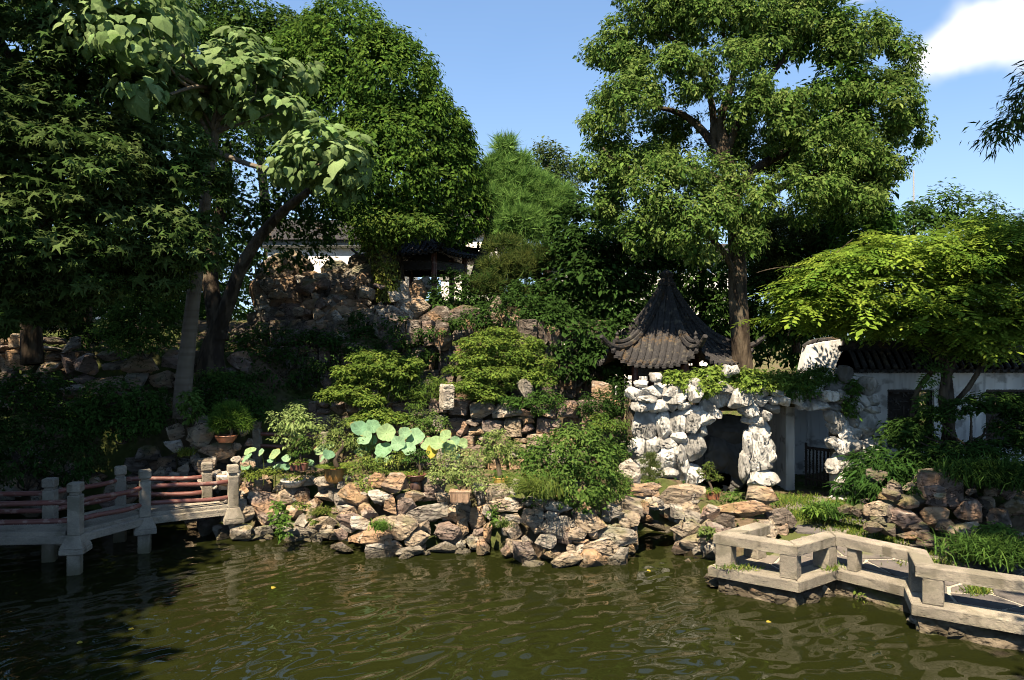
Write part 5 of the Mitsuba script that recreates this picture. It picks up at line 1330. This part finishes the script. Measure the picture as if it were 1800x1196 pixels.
def niwaki(label, pads, n, seed, pal, base, size=.065, name='clipped_tree', cat='tree', trunk=.06, tpl='oval', clump=.09, **kw):
    k = thing(name, label, cat)
    rng = np.random.default_rng(seed)
    crown(k, 'foliage', pads, n, size, pal, tpl, seed=seed, per=12, clump=clump, up=1.0, out=.5, rnd=.5, droop=-.5, shell=.45, flat=.6, inner=.5, **kw)
    base = np.asarray(base, float)
    mid = np.mean([p[:3] for p in pads], 0)
    limbs(k, 'trunk', [(wiggle(base, mid, rng, 2, .07), [trunk, trunk * .7, trunk * .5])] + [(wiggle(base + (mid - base) * rng.uniform(.35, 1), p[:3], rng, 2, .06), [trunk * .5, trunk * .15]) for p in pads], seed=seed)
    return k


def pads(lst, Y, dy=1.2):
    return [Bl(x, y, rx, ry, Y + o, dy) for x, y, rx, ry, o in lst]


NPAL = [GR, (.09, .16, .03), (.14, .20, .04), (.19, .25, .05)]
bush('dark shrub on the terrace at the far left under the maple', [Bl(40, 572, 50, 26, 18.2), Bl(110, 560, 46, 26, 18.3), Bl(150, 590, 40, 16, 18.0), Bl(-20, 580, 50, 30, 18.2)], 3600, .1, [DK, MD], 153)
bush('dark ivy creeping over the face of the upper stone wall', [Bl(700, 598, 36, 14, 18.15), Bl(760, 585, 34, 12, 18.05), Bl(690, 570, 30, 12, 18.3), Bl(640, 610, 40, 18, 18.2), Bl(800, 565, 30, 10, 18.2), Bl(735, 625, 40, 10, 18.0)], 2600, .085, [DK, MD, (.045, .09, .02)], 154, stem=0, name='creeper', cat='creeper')
niwaki('left clipped cloud pine stepping down beside the pale grey slab', pads([(660, 630, 46, 14, .2), (700, 655, 40, 12, 0), (620, 655, 36, 14, 0), (660, 645, 40, 12, -.1), (610, 690, 42, 14, -.2), (650, 705, 30, 12, -.3), (690, 735, 30, 10, -.5), (660, 725, 26, 10, -.4), (720, 640, 26, 10, 0), (630, 740, 24, 9, -.5), (580, 695, 20, 10, -.2), (670, 665, 60, 18, .3), (640, 680, 50, 20, .4), (660, 750, 20, 8, -.5)], 16.3), 26000, 115, NPAL, P(690, 775, 16.6))
niwaki('right clipped cloud pine, widest and layered, in front of the upper wall', pads([(875, 590, 40, 14, .3), (850, 605, 46, 14, 0), (910, 605, 44, 16, .3), (830, 630, 40, 12, -.2), (890, 625, 70, 18, .3), (940, 640, 36, 16, .1), (805, 650, 26, 9, -.2), (860, 655, 60, 12, -.3), (930, 660, 46, 12, 0), (830, 680, 44, 11, -.5), (880, 672, 60, 14, -.1), (850, 695, 34, 9, -.6), (935, 672, 40, 8, -.1), (870, 640, 70, 30, .6)], 16.9), 32000, 116, NPAL, P(860, 740, 17.1))
bush('grassy green weeds spilling over the wall between the clipped pines', [Bl(745, 685, 30, 18, 16.4), Bl(730, 705, 20, 18, 16.2), Bl(760, 675, 20, 12, 16.5), Bl(700, 690, 22, 10, 16.4)], 1500, .10, [GR, LT, YL], 117, tpl='lance', stem=0, name='ground_plant', cat='plant', up=.4)
bush('green creeper hanging over the stones of the low retaining wall', [Bl(900, 702, 36, 8, 16.3), Bl(960, 695, 30, 10, 16.3), Bl(985, 712, 14, 14, 16.2), Bl(900, 715, 10, 12, 16.2), Bl(950, 715, 14, 14, 16.2), Bl(930, 705, 40, 8, 16.2)], 2600, .055, [MD, GR, (.055, .12, .025)], 118, stem=0, name='ground_plant', cat='plant', clump=.12)
# plants on the grotto
bush('ferns and grass growing on top of the white grotto', [Bl(1210, 668, 40, 12, 15.5), Bl(1260, 660, 44, 14, 15.6), Bl(1310, 664, 46, 14, 15.6), Bl(1360, 668, 40, 14, 15.5), Bl(1240, 680, 30, 12, 15.2), Bl(1330, 676, 40, 12, 15.2), Bl(1180, 662, 24, 8, 15.5), Bl(1395, 670, 30, 14, 15.4)], 6500, .09, [LT, (.13, .21, .04), (.17, .25, .05), YL], 119, stem=0, name='ground_plant', cat='plant', clump=.12, tpl='oval', up=.6)
bush('darker long-leaved plants on the right part of the grotto top', [Bl(1420, 665, 36, 14, 15.3), Bl(1450, 660, 26, 14, 15.4), Bl(1410, 685, 26, 12, 15.1), Bl(1470, 665, 24, 12, 15.4)], 1500, .13, [MD, GR, (.06, .12, .03)], 120, tpl='lance', stem=0, name='ground_plant', cat='plant', clump=.12, up=.3)
bush('leafy creeper hanging down the right pillar of the grotto', [Bl(1498, 680, 14, 12, 15.0), Bl(1494, 705, 11, 18, 14.95), Bl(1497, 725, 9, 12, 14.9)], 1300, .05, [MD, GR, (.06, .13, .02)], 121, stem=0, name='creeper', cat='creeper', clump=.09)
# right side, in shade
bush('bamboo-leaved bush at the foot of the right grotto pillar', [Bl(1560, 820, 60, 34, 13.8), Bl(1520, 840, 36, 30, 13.7), Bl(1600, 830, 44, 34, 13.7), Bl(1560, 850, 60, 24, 13.4), Bl(1620, 800, 30, 26, 14), Bl(1500, 865, 24, 20, 13.5)], 4200, .17, [MD, (.03, .08, .02), GR], 122, tpl='lance', clump=.16, up=.5, droop=.8)
ap = [(1700, 715, 46, 13, 0), (1650, 728, 34, 11, 0), (1750, 705, 50, 15, 0), (1800, 715, 46, 24, .1), (1790, 750, 50, 20, 0), (1600, 752, 34, 16, .2), (1690, 790, 50, 14, -.2), (1740, 785, 50, 14, -.1), (1640, 800, 36, 12, -.2), (1770, 820, 50, 18, -.3), (1690, 825, 46, 14, -.4), (1640, 840, 36, 12, -.5), (1590, 770, 34, 14, .2), (1840, 780, 50, 30, 0)]
niwaki('large dark cloud-pruned azalea in front of the lattice windows', pads(ap, 13.7), 17000, 123, [DK, MD, (.04, .085, .02)], P(1715, 880, 13.6), size=.075, trunk=.06)
bush('small leafy shrub under the first lattice window', [Bl(1590, 755, 34, 18, 14.8), Bl(1570, 770, 24, 14, 14.7), Bl(1620, 770, 24, 14, 14.8)], 1500, .09, [MD, GR], 124)


def grass_clump(label, c, n, length, seed, pal, name='grass_clump', cat='grass', lean=(0, 0, 0), spread=.12, width=.012, up=1.0):
    rng = np.random.default_rng(seed)
    k = thing(name, label, cat)
    b = np.asarray(c, float) + rng.normal(0, 1, (n, 3)) * [spread, spread, .015]
    a = rng.random(n) * 6.283
    o = np.stack([np.cos(a), np.sin(a), 0 * a], 1)
    o = o + np.asarray(lean)
    L = length * rng.uniform(.6, 1.15, n)
    w = np.stack([-o[:, 1], o[:, 0], 0 * a], 1)
    w = unit(w) * width
    ptsb = []
    bend = rng.uniform(.5, 1.1, n)
    for t in (0, .35, .7, 1.0):
        x = o * (L * bend * (t ** 1.5) * .75)[:, None]
        z = L * up * (t - .72 * bend * t * t)
        ptsb.append(b + x + np.stack([0 * z, 0 * z, z], 1))
    rows = []
    for i, t in enumerate((0, .35, .7)):
        rows += [ptsb[i] - w * (1 - .5 * t), ptsb[i] + w * (1 - .5 * t)]
    rows.append(ptsb[3])
    v = np.stack(rows, 1)
    f = np.array([(0, 1, 3), (0, 3, 2), (2, 3, 5), (2, 5, 4), (4, 5, 6)])
    F2 = (f[None] + (np.arange(n) * 7)[:, None, None]).reshape(-1, 3)
    col = np.repeat(tone(rng, n, pal, .2), 7, 0)
    put(k, (v.reshape(-1, 3), F2), 'leaf_mat', color=np.clip(col, .004, .8))
    return k


GP = [MD, GR, (.06, .13, .03), LT]
grass_clump('long drooping grass hanging beside the red brown boulder', P(1700, 838, 12.6), 700, .62, 131, GP, lean=(.1, -.5, -.1), spread=.2)
grass_clump('largest mound of long drooping grass at the right edge', P(1762, 850, 12.4), 1300, .8, 132, [DK, MD, GR], lean=(-.1, -.5, -.1), spread=.3)
grass_clump('arching grass mound behind the parapet at the lower right', P(1755, 980, 10.9), 1300, .6, 133, GP, lean=(-.25, -.3, 0), spread=.28)
grass_clump('small bright grass tuft on the bank below the planters', P(669, 930, 12.75), 320, .26, 134, [GR, LT, (.06, .16, .02)], spread=.07, width=.006)
grass_clump('long pale grass flopping left below the largest bush', P(950, 868, 12.5), 420, .62, 135, [LT, YL, (.14, .2, .06)], lean=(-.9, -.4, -.1), spread=.2, width=.008)
grass_clump('spiky grass clump on the path beside the grotto opening', P(1455, 905, 13.2), 500, .36, 136, GP, spread=.16)
grass_clump('thin grass tuft in a dark crevice of the bank', P(885, 925, 12.15), 160, .25, 137, [GR, OL, LT], spread=.05, width=.006, lean=(0, -.4, -.2))
grass_clump('pale grass tuft on the left rock heap', P(326, 800, 14.9), 240, .28, 138, [LT, YL, YG], spread=.07, lean=(.2, -.4, 0), width=.008)
grass_clump('ferny tuft with dry stems in the bank above the water', P(565, 903, 13.35), 260, .26, 139, [LT, YL, (.12, .1, .04)], spread=.08, lean=(0, -.5, -.2), width=.008)
for lab, bl, n, s_, pal, sd in (('heart-leaved plant hanging in the bank right of the bridge', [Bl(493, 905, 14, 18, 13.4), Bl(500, 930, 10, 14, 13.2), Bl(488, 890, 10, 8, 13.5)], 520, .075, [GR, LT, (.09, .19, .03)], 141), ('small green plant on the bank beside the orange stone', [Bl(866, 905, 8, 16, 12.9), Bl(872, 890, 8, 8, 13)], 160, .06, [GR, LT], 142), ('pale fern left of the parapet end', [Bl(1242, 935, 16, 8, 12.6)], 200, .07, [OL, LT, (.15, .18, .08)], 143),
                                ('little leafy weed on the masonry under the parapet', [Bl(1512, 1035, 10, 8, 10.9), Bl(1517, 1052, 6, 6, 10.7)], 150, .05, [LT, YL], 144), ('leafy plant at the foot of the layered boulder', [Bl(1288, 872, 16, 7, 14.1)], 220, .06, [GR, LT], 145), ('broad-leaved bright plant beside the path grass', [Bl(1432, 893, 14, 10, 13.0)], 120, .09, [LT, (.13, .22, .04)], 146),
                                ('light green shrub top behind the arching grass', [Bl(1752, 935, 26, 16, 11.2)], 420, .08, [GR, LT], 147), ('low moss and creeper along the bank beside the bridge end', [Bl(450, 830, 26, 6, 14.4), Bl(480, 828, 20, 6, 14.4), Bl(520, 838, 16, 4, 14.3), Bl(440, 838, 14, 5, 14.2)], 1100, .04, [LT, YL, YG], 148),
                                ('weeds on the bank between the hanging plant and the fern', [Bl(530, 888, 14, 5, 13.6), Bl(550, 915, 8, 6, 13.5)], 240, .05, [LT, YL], 149)):
    bush(lab, bl, n, s_, pal, sd, stem=0, name='ground_plant', cat='plant', clump=.06, per=8)

# short grass on the path
gp = np.random.default_rng(151)
pos = []
for px, py, rx, ry, n in ((1400, 888, 40, 8, 900), (1425, 912, 50, 8, 1100), (1500, 930, 50, 10, 900), (1545, 945, 30, 8, 400), (1480, 895, 30, 10, 500), (1380, 912, 20, 8, 400), (1300, 1000, 30, 4, 120), (1560, 955, 30, 6, 300), (1720, 1040, 20, 6, 200), (1460, 1000, 14, 5, 80), (1600, 975, 60, 5, 300), (1650, 990, 60, 6, 300)):
    q = np.stack([gp.normal(px, rx * .6, n), gp.normal(py, ry * .6, n)], 1)
    pos += [PZ(x, y, .48 if y < 960 else .4) for x, y in q]
pos = np.array(pos); pos[:, 2] = floor_z(pos[:, 0], pos[:, 1]) + .005
n_ = len(pos)
v, f, c_ = leafset(pos, sphere(gp, n_) + [0, -.4, 0], sphere(gp, n_) * .6 + [0, 0, .9], gp.uniform(.05, .13, n_), tone(gp, n_, [GR, LT, YL, YG]), 'lance')
gk = tag(num('path_grass'), 'short bright grass and moss growing between the path stones', 'grass', kind='stuff')
put(gk, (v, f), 'leaf_mat', color=c_)
gq = np.random.default_rng(152)        # undergrowth that carpets the earth
XX, YY = gq.uniform(-15, 15, 26000), gq.uniform(12.5, 25, 26000)
zz_ = land(XX, YY)
ok = (zz_ > .35) & ~shapely.contains_xy(fbed.buffer(.1), XX, YY) & (nfbm(np.stack([XX * .8, YY * .8, 0 * XX], 1), 3) > .42)
pos = np.stack([XX, YY, zz_ + .02], 1)[ok]
n_ = len(pos)
v, f, c_ = leafset(pos, sphere(gq, n_) * .6 + [0, 0, .8], sphere(gq, n_) + [0, 0, .5], gq.uniform(.06, .14, n_), tone(gq, n_, [DK, MD, GR, OL]), 'oval')
uk = tag(num('ground_cover'), 'low leafy ground cover on the earth of the bank and hill', 'ground cover', kind='stuff')
put(uk, (v, f), 'leaf_mat', color=c_)

# ------------------------------------------------------------------ pots and what grows in them


def pot(parent, c, kind, w, h, tint, seed=0, d=None):
    """kind: 'round', 'bowl', 'box', 'jar'; c: middle of its foot"""
    if kind == 'box':
        d = d or w * .7
        out = hull(np.array([[x * w / 2 * s, y * d / 2 * s, z] for x in (-1, 1) for y in (-1, 1) for s, z in ((.86, h * .08), (.97, h * .9))]))
        rim = moved(cbox(w * 1.04, d * 1.04, h * .13, .006), (0, 0, h * .93))
        feet = [moved(cbox(w * .2, d * .8, h * .1, .004), (s * w * .3, 0, h * .05)) for s in (-1, 1)]
        grooves = [moved(cbox(.012, .012, h * .7, .003), (x * w * .45, -d * .475, h * .5), rotm(.06, 0, 0)) for x in (-.9, -.3, .3, .9)]
        m = join([out, rim, *feet, *grooves])
    else:
        r = w / 2
        pr = {'round': [(.001, .0), (r * .6, 0), (r * .78, h * .12), (r * .98, h * .5), (r * .93, h * .84), (r * 1.0, h * .9), (r * 1.0, h), (r * .9, h), (r * .86, h * .86), (.001, h * .86)],
              'bowl': [(.001, 0), (r * .62, 0), (r * .66, h * .1), (r * .9, h * .55), (r * .97, h * .82), (r * 1.05, h * .86), (r * 1.05, h), (r * .93, h), (r * .9, h * .85), (.001, h * .85)],
              'jar': [(.001, 0), (r * .8, 0), (r * 1.0, h * .2), (r * .96, h * .7), (r * .7, h * .95), (r * .72, h), (.001, h)],
              'basin': [(.001, 0), (r * .8, 0), (r * .95, h * .6), (r * 1.06, h * .9), (r * 1.06, h), (r * .94, h), (r * .9, h * .8), (.001, h * .8)]}[kind]
        m = lathe(pr, 28, sy=d or 1.0)
        if kind == 'round':
            v = m[0]; a = np.arctan2(v[:, 1], v[:, 0]); rr = np.hypot(v[:, 0], v[:, 1])
            s = 1 + .03 * np.cos(a * 14) * (rr > r * .7); m = (v * np.stack([s, s, 1 + 0 * s], 1), m[1])
    uv = np.tile([[tint / 8, .5]], (len(m[0]), 1))
    return part(parent, 'pot', moved(m, c), 'ceramic_mat', 30 if False else False, uv=uv) if kind == 'box' else part(parent, 'pot', moved(m, c), 'ceramic_mat', True, uv=uv)


def foot(px, py, Y):
    return P(px, py, Y)


# pine bonsai
k = thing('potted_pine', 'dome shaped pine bonsai in a brown oval pot on the left rocks', 'bonsai')
pot(k, foot(397, 778, 14.95), 'bowl', .46, .15, 0, d=.7)
limbs(k, 'trunk', [([P(402, 768, 14.95), P(405, 755, 14.95), P(398, 745, 14.95), P(404, 735, 14.95)], [.035, .03, .015])], seed=161)
pine(k, [Bl(403, 735, 30, 16, 14.95), Bl(403, 722, 22, 10, 14.95), Bl(385, 748, 14, 9, 14.9), Bl(425, 745, 14, 10, 14.95)], 420, .15, [GR, (.06, .14, .02), LT, (.12, .2, .03)], 162, 22)
# rectangular purple pot
k = thing('potted_shrub', 'small gnarled bonsai in a rectangular purple clay pot', 'bonsai')
pot(k, foot(526, 827, 14.3), 'box', .32, .15, 1)
limbs(k, 'trunk', [([P(526, 815, 14.3), P(528, 800, 14.3), P(522, 785, 14.3), P(528, 770, 14.3)], [.03, .025, .012])], seed=163)
crown(k, 'foliage', [Bl(530, 775, 16, 10, 14.3), Bl(517, 792, 14, 9, 14.3), Bl(536, 790, 12, 8, 14.3)], 700, .05, [MD, GR, OL], per=10, clump=.07, shell=.3, seed=164)
crown(k, 'moss', [Bl(526, 812, 15, 4, 14.25)], 150, .05, [LT, YL], per=8, clump=.05, shell=.2, seed=165, stuff=True)
# round glazed pot
k = thing('potted_shrub', 'round fluted ochre glazed pot with spilling striped grass', 'potted plant')
pot(k, foot(590, 848, 14.05), 'round', .43, .28, 2)
rng_ = np.random.default_rng(166)
for _ in range(1):
    n = 260; a = rng_.random(n) * 6.283
    b = P(590, 822, 14.05) + np.stack([np.cos(a) * .12, np.sin(a) * .12, 0 * a], 1)
    v, f, c_ = leafset(b, np.stack([np.cos(a) * -.3, np.sin(a) * -.3, 1 + 0 * a], 1), np.stack([np.cos(a), np.sin(a), rng_.uniform(-.2, .8, n)], 1), rng_.uniform(.18, .30, n), tone(rng_, n, [LT, YL, YG]), 'lance')
    part(k, 'grass', (v, f), 'leaf_mat', color=c_)
limbs(k, 'trunk', [([P(594, 822, 14.1), P(590, 805, 14.2), P(600, 790, 14.4), P(594, 765, 14.6)], [.05, .045, .03, .02])], seed=167)
# stacked pots
k = thing('potted_bonsai', 'cloud bonsai in a shallow oval pot raised on an upturned dark jar', 'bonsai')
pot(k, foot(731, 862, 13.7), 'jar', .22, .19, 5)
pot(k, foot(731, 845, 13.7), 'bowl', .38, .12, 1)
limbs(k, 'trunk', [([P(733, 836, 13.7), P(737, 820, 13.7), P(731, 808, 13.7), P(738, 796, 13.7)], [.03, .025, .012])], seed=168)
crown(k, 'foliage', [Bl(735, 796, 18, 5, 13.7), Bl(722, 808, 12, 4, 13.7), Bl(748, 808, 10, 4, 13.7)], 900, .035, [MD, GR, (.05, .11, .03)], per=10, clump=.05, shell=.3, seed=169)
crown(k, 'moss', [Bl(731, 833, 18, 4, 13.65)], 260, .045, [LT, YL, YG], per=8, clump=.05, shell=.2, seed=170, stuff=True)
# rectangular planter
k = thing('potted_shrub', 'pale variegated shrub in a stained rectangular clay planter', 'potted plant')
pot(k, foot(809, 883, 13.2), 'box', .37, .22, 6)
crown(k, 'foliage', [Bl(800, 818, 42, 24, 13.4), Bl(780, 835, 30, 18, 13.4), Bl(825, 830, 26, 26, 13.4), Bl(810, 800, 30, 16, 13.5), Bl(840, 850, 14, 16, 13.3)], 3000, .045, [LT, (.18, .25, .08), (.29, .36, .14), (.36, .41, .19)], per=12, clump=.09, shell=.3, seed=171)
branches(k, P(809, 866, 13.2), [P(790, 825, 13.4), P(815, 815, 13.4), P(830, 835, 13.4)], .02, 172, 'stem')
# yellow pot
k = thing('potted_shrub', 'dense trained shrub with visible trunk in a round yellow glazed pot', 'potted plant')
pot(k, foot(880, 853, 13.9), 'round', .29, .15, 3)
limbs(k, 'trunk', [([P(880, 842, 13.9), P(876, 820, 13.9), P(872, 800, 13.9), P(868, 780, 13.9)], [.05, .04, .02])], seed=173)
crown(k, 'foliage', [Bl(868, 785, 32, 20, 14), Bl(895, 800, 22, 18, 14), Bl(850, 805, 20, 14, 13.9), Bl(875, 765, 24, 10, 14.1), Bl(905, 785, 14, 12, 14.1)], 3200, .042, [GR, LT, (.21, .27, .09), (.30, .36, .14)], per=12, clump=.08, shell=.35, seed=174)
crown(k, 'moss', [Bl(880, 838, 16, 6, 13.9)], 200, .07, [GR, LT], 'lance', per=8, clump=.06, shell=.2, seed=175, stuff=True)
k = thing('potted_shrub', 'low orange clay bowl half hidden left of the largest bush', 'potted plant')
pot(k, foot(931, 845, 14.2), 'bowl', .26, .11, 2)
crown(k, 'foliage', [Bl(930, 815, 16, 16, 14.2), Bl(925, 800, 12, 10, 14.2)], 500, .05, [GR, OL, LT], per=10, clump=.07, shell=.3, seed=176)
# terracotta bonsai at the grotto
k = thing('potted_bonsai', 'small cloud bonsai in a red clay pot before the grotto doorway', 'bonsai')
pot(k, foot(1253, 878, 13.9), 'box', .24, .15, 0)
limbs(k, 'trunk', [([P(1250, 866, 13.9), P(1247, 850, 13.9), P(1240, 840, 13.9), P(1246, 822, 13.9)], [.025, .022, .01]), ([P(1245, 848, 13.9), P(1258, 842, 13.9)], [.012, .006])], seed=177)
crown(k, 'foliage', [Bl(1246, 818, 10, 6, 13.9), Bl(1236, 830, 11, 5, 13.9), Bl(1254, 829, 8, 5, 13.9), Bl(1261, 840, 9, 5, 13.9), Bl(1240, 838, 8, 4, 13.9)], 750, .035, [MD, OL, (.1, .13, .03), LT], per=10, clump=.05, shell=.3, seed=178)
crown(k, 'moss', [Bl(1252, 862, 14, 4, 13.85)], 160, .05, [LT, YL], per=8, clump=.05, shell=.2, seed=179, stuff=True)
k = thing('potted_bonsai', 'grey green tiered pine bonsai beside the standing stone', 'bonsai')
pot(k, foot(1145, 857, 14.3), 'bowl', .34, .08, 5)
limbs(k, 'trunk', [([P(1145, 850, 14.3), P(1142, 830, 14.3), P(1146, 805, 14.3)], [.035, .025, .01])], seed=180)
pine(k, [Bl(1144, 803, 12, 5, 14.3), Bl(1134, 813, 12, 5, 14.3), Bl(1152, 818, 13, 5, 14.3), Bl(1135, 828, 14, 5, 14.3), Bl(1153, 833, 14, 5, 14.3), Bl(1140, 842, 12, 4, 14.25)], 420, .07, [(.06, .1, .035), OL, (.13, .16, .07)], 181, 16)
crown(k, 'moss', [Bl(1145, 848, 16, 3, 14.2)], 160, .05, [GR, LT], per=8, clump=.05, shell=.2, seed=182, stuff=True)
k = thing('water_basin', 'white glazed basin rim beside the right end of the bridge', 'basin')
m = lathe([(.001, 0), (.2, 0), (.25, .16), (.29, .26), (.29, .3), (.255, .3), (.23, .22), (.001, .2)], 28)
put(k, moved(m, P(402, 858, 14.8)), 'ceramic_mat', True, uv=np.tile([[4 / 8, .5]], (len(m[0]), 1)))
k = thing('water_basin', 'low pale basin holding lotus behind the flat slab of the bank', 'basin')
m = lathe([(.001, 0), (.16, 0), (.21, .07), (.24, .11), (.24, .14), (.215, .14), (.19, .09), (.001, .09)], 28)
put(k, moved(m, P(515, 855, 14.5)), 'ceramic_mat', True, uv=np.tile([[4 / 8, .5]], (len(m[0]), 1)))


# ------------------------------------------------------------------ lotus
def lotus_leaf(c, w, h, seed, face):
    rng = np.random.default_rng(seed)
    n = 22
    a = np.arange(n) * 2 * np.pi / n
    r3 = [(.25, .0), (.6, .09), (.85, .19), (1.0, .20)]
    pts = [np.zeros((1, 3)) + [0, 0, -.03]]
    ph = rng.random(4) * 6
    for r, z in r3:
        wob = 1 + .06 * np.sin(3 * a + ph[0]) + .05 * np.sin(5 * a + ph[1]) + .03 * np.sin(9 * a + ph[3])
        pts.append(np.stack([r * np.cos(a) * wob, r * np.sin(a) * wob, z + .11 * r * r * np.sin(2 * a + ph[2]) + .05 * r ** 2 * np.sin(5 * a + ph[0])], 1))
    v = np.vstack(pts)
    f = [(0, 1 + k, 1 + (k + 1) % n) for k in range(n)]
    for q in range(len(r3) - 1):
        o, p = 1 + q * n, 1 + (q + 1) * n
        for k in range(n):
            f += [(o + k, p + k, p + (k + 1) % n), (o + k, p + (k + 1) % n, o + (k + 1) % n)]
    nz = unit(np.asarray(face, float)); x = unit(np.cross([0, 1, 0.2], nz)); y = np.cross(nz, x)
    return (v * [1, 1, 1]) @ np.stack([x * w, y * w, nz * w], 0) + c, np.array(f)


LG = [('lotus_plant', 'tallest group of blue green lotus leaves in the middle of the bank', 14.7, [(634, 755, 29, 20), (655, 750, 20, 19), (642, 772, 23, 19), (656, 775, 14, 14), (643, 788, 16, 17), (635, 794, 18, 14), (679, 762, 26, 25), (675, 792, 25, 21), (700, 780, 21, 23), (712, 762, 18, 19), (730, 770, 27, 25), (718, 790, 20, 18), (704, 800, 10, 11), (666, 809, 12, 9), (683, 808, 13, 10)]),
      ('lotus_plant', 'smaller lotus group with one yellow leaf right of the tallest group', 14.6, [(755, 783, 22, 20), (760, 794, 19, 22), (784, 767, 19, 18), (770, 781, 24, 19), (790, 788, 22, 20), (813, 780, 15, 20), (800, 775, 13, 14), (797, 800, 18, 14)]),
      ('lotus_plant', 'scattered small lotus leaves on thin stalks beside the bridge end', 14.5, [(440, 795, 18, 10), (436, 806, 17, 9), (460, 796, 11, 10), (484, 800, 18, 14), (505, 806, 14, 11), (475, 811, 9, 6), (497, 822, 12, 8), (506, 822, 11, 9), (432, 822, 14, 9), (487, 822, 14, 9), (545, 815, 12, 9)]),
      ('lotus_plant', 'few lotus leaves behind the ochre glazed pot', 14.4, [(567, 792, 22, 15), (581, 783, 12, 10), (577, 800, 17, 12), (570, 806, 14, 8)])]
lcol = [(.20, .36, .21), (.24, .40, .24), (.15, .29, .18), (.27, .40, .20)]
for name, lab, Y, lst in LG:
    k = thing(name, lab, 'lotus')
    lrng = np.random.default_rng(len(lst) * 7)
    for i, (x, y, w, h) in enumerate(lst):
        Yi = Y + lrng.uniform(-.3, .3)
        c = P(x, y, Yi)
        tilt = min(1.3, math.asin(min(1, .95 * h / max(w, 1)))) if w else .8
        fc = np.array([lrng.normal(-.1, .3), -math.sin(max(tilt - .1, .3)), max(.15, math.cos(tilt - .1))])
        m = lotus_leaf(c, S(w / 2 * 1.28, Yi), 0, 300 + i + len(lst), fc)
        base = np.array(lcol[lrng.integers(4)]) * lrng.uniform(.85, 1.1)
        if (x, y) in ((760, 794), (704, 800)):
            base = np.array([.36, .33, .06])
        r = np.linalg.norm(m[0] - c, axis=1); r = r / r.max()
        col = base[None] * (1 + .14 * np.cos(np.arctan2(m[0][:, 2] - c[2], m[0][:, 0] - c[0]) * 11))[:, None] * (1.25 - .3 * np.clip(r * 3, 0, 1))[:, None]
        if lrng.random() < .45:
            col = np.where((r > .88)[:, None] & (nnoise(m[0] * 9, i) > .5)[:, None], [.34, .27, .08], col)
        part(k, 'leaf', m, 'leaf_mat', True, color=np.clip(col, .01, .6))
        st = np.array([c[0] + lrng.normal(0, .05), Yi + .1, max(.95, c[2] - S(70, Y))])
        sm = tube([c, c + (st - c) * .5 + [lrng.normal(0, .03), .03, 0], st], [.007, .009], 5, 6)
        part(k, 'stalk', sm, 'leaf_mat', True, color=np.tile([[.16, .19, .05]], (len(sm[0]), 1)))

# ------------------------------------------------------------------ yellow leaves afloat
for px, py, where in ((230, 1104, 'in the dark left foreground, the brightest of them'), (477, 1033, 'below the right end of the footbridge'), (140, 1131, 'closest to the lower left corner'), (1140, 1004, 'before the low cave in the bank'), (1353, 1092, 'in front of the terrace corner')):
    k = tag(num('fallen_leaf'), 'small yellow fallen leaf afloat ' + where, 'leaf', group='fallen leaves on the pond')
    fr3 = np.random.default_rng(px)
    v, f, c_ = leafset(PZ(px, py, .015)[None], np.array([[.1, -.25, 1.0]]), sphere(fr3, 1) * [1, 1, 0], np.array([.07]), np.array([[.4, .33, .06]]), 'heart')
    put(k, (v, f), 'leaf_mat', color=c_)
if __import__('os').environ.get('COUNT'):
    from meshkit import WRITTEN
    tot = {}
    for k_, s_ in scene.items():
        if s_.get('type') == 'ply':
            a_ = k_.split('__')[0]; tot[a_] = tot.get(a_, 0) + len(WRITTEN[s_['filename']][1])
    print(sorted(tot.items(), key=lambda x: -x[1])[:40], sum(tot.values()))
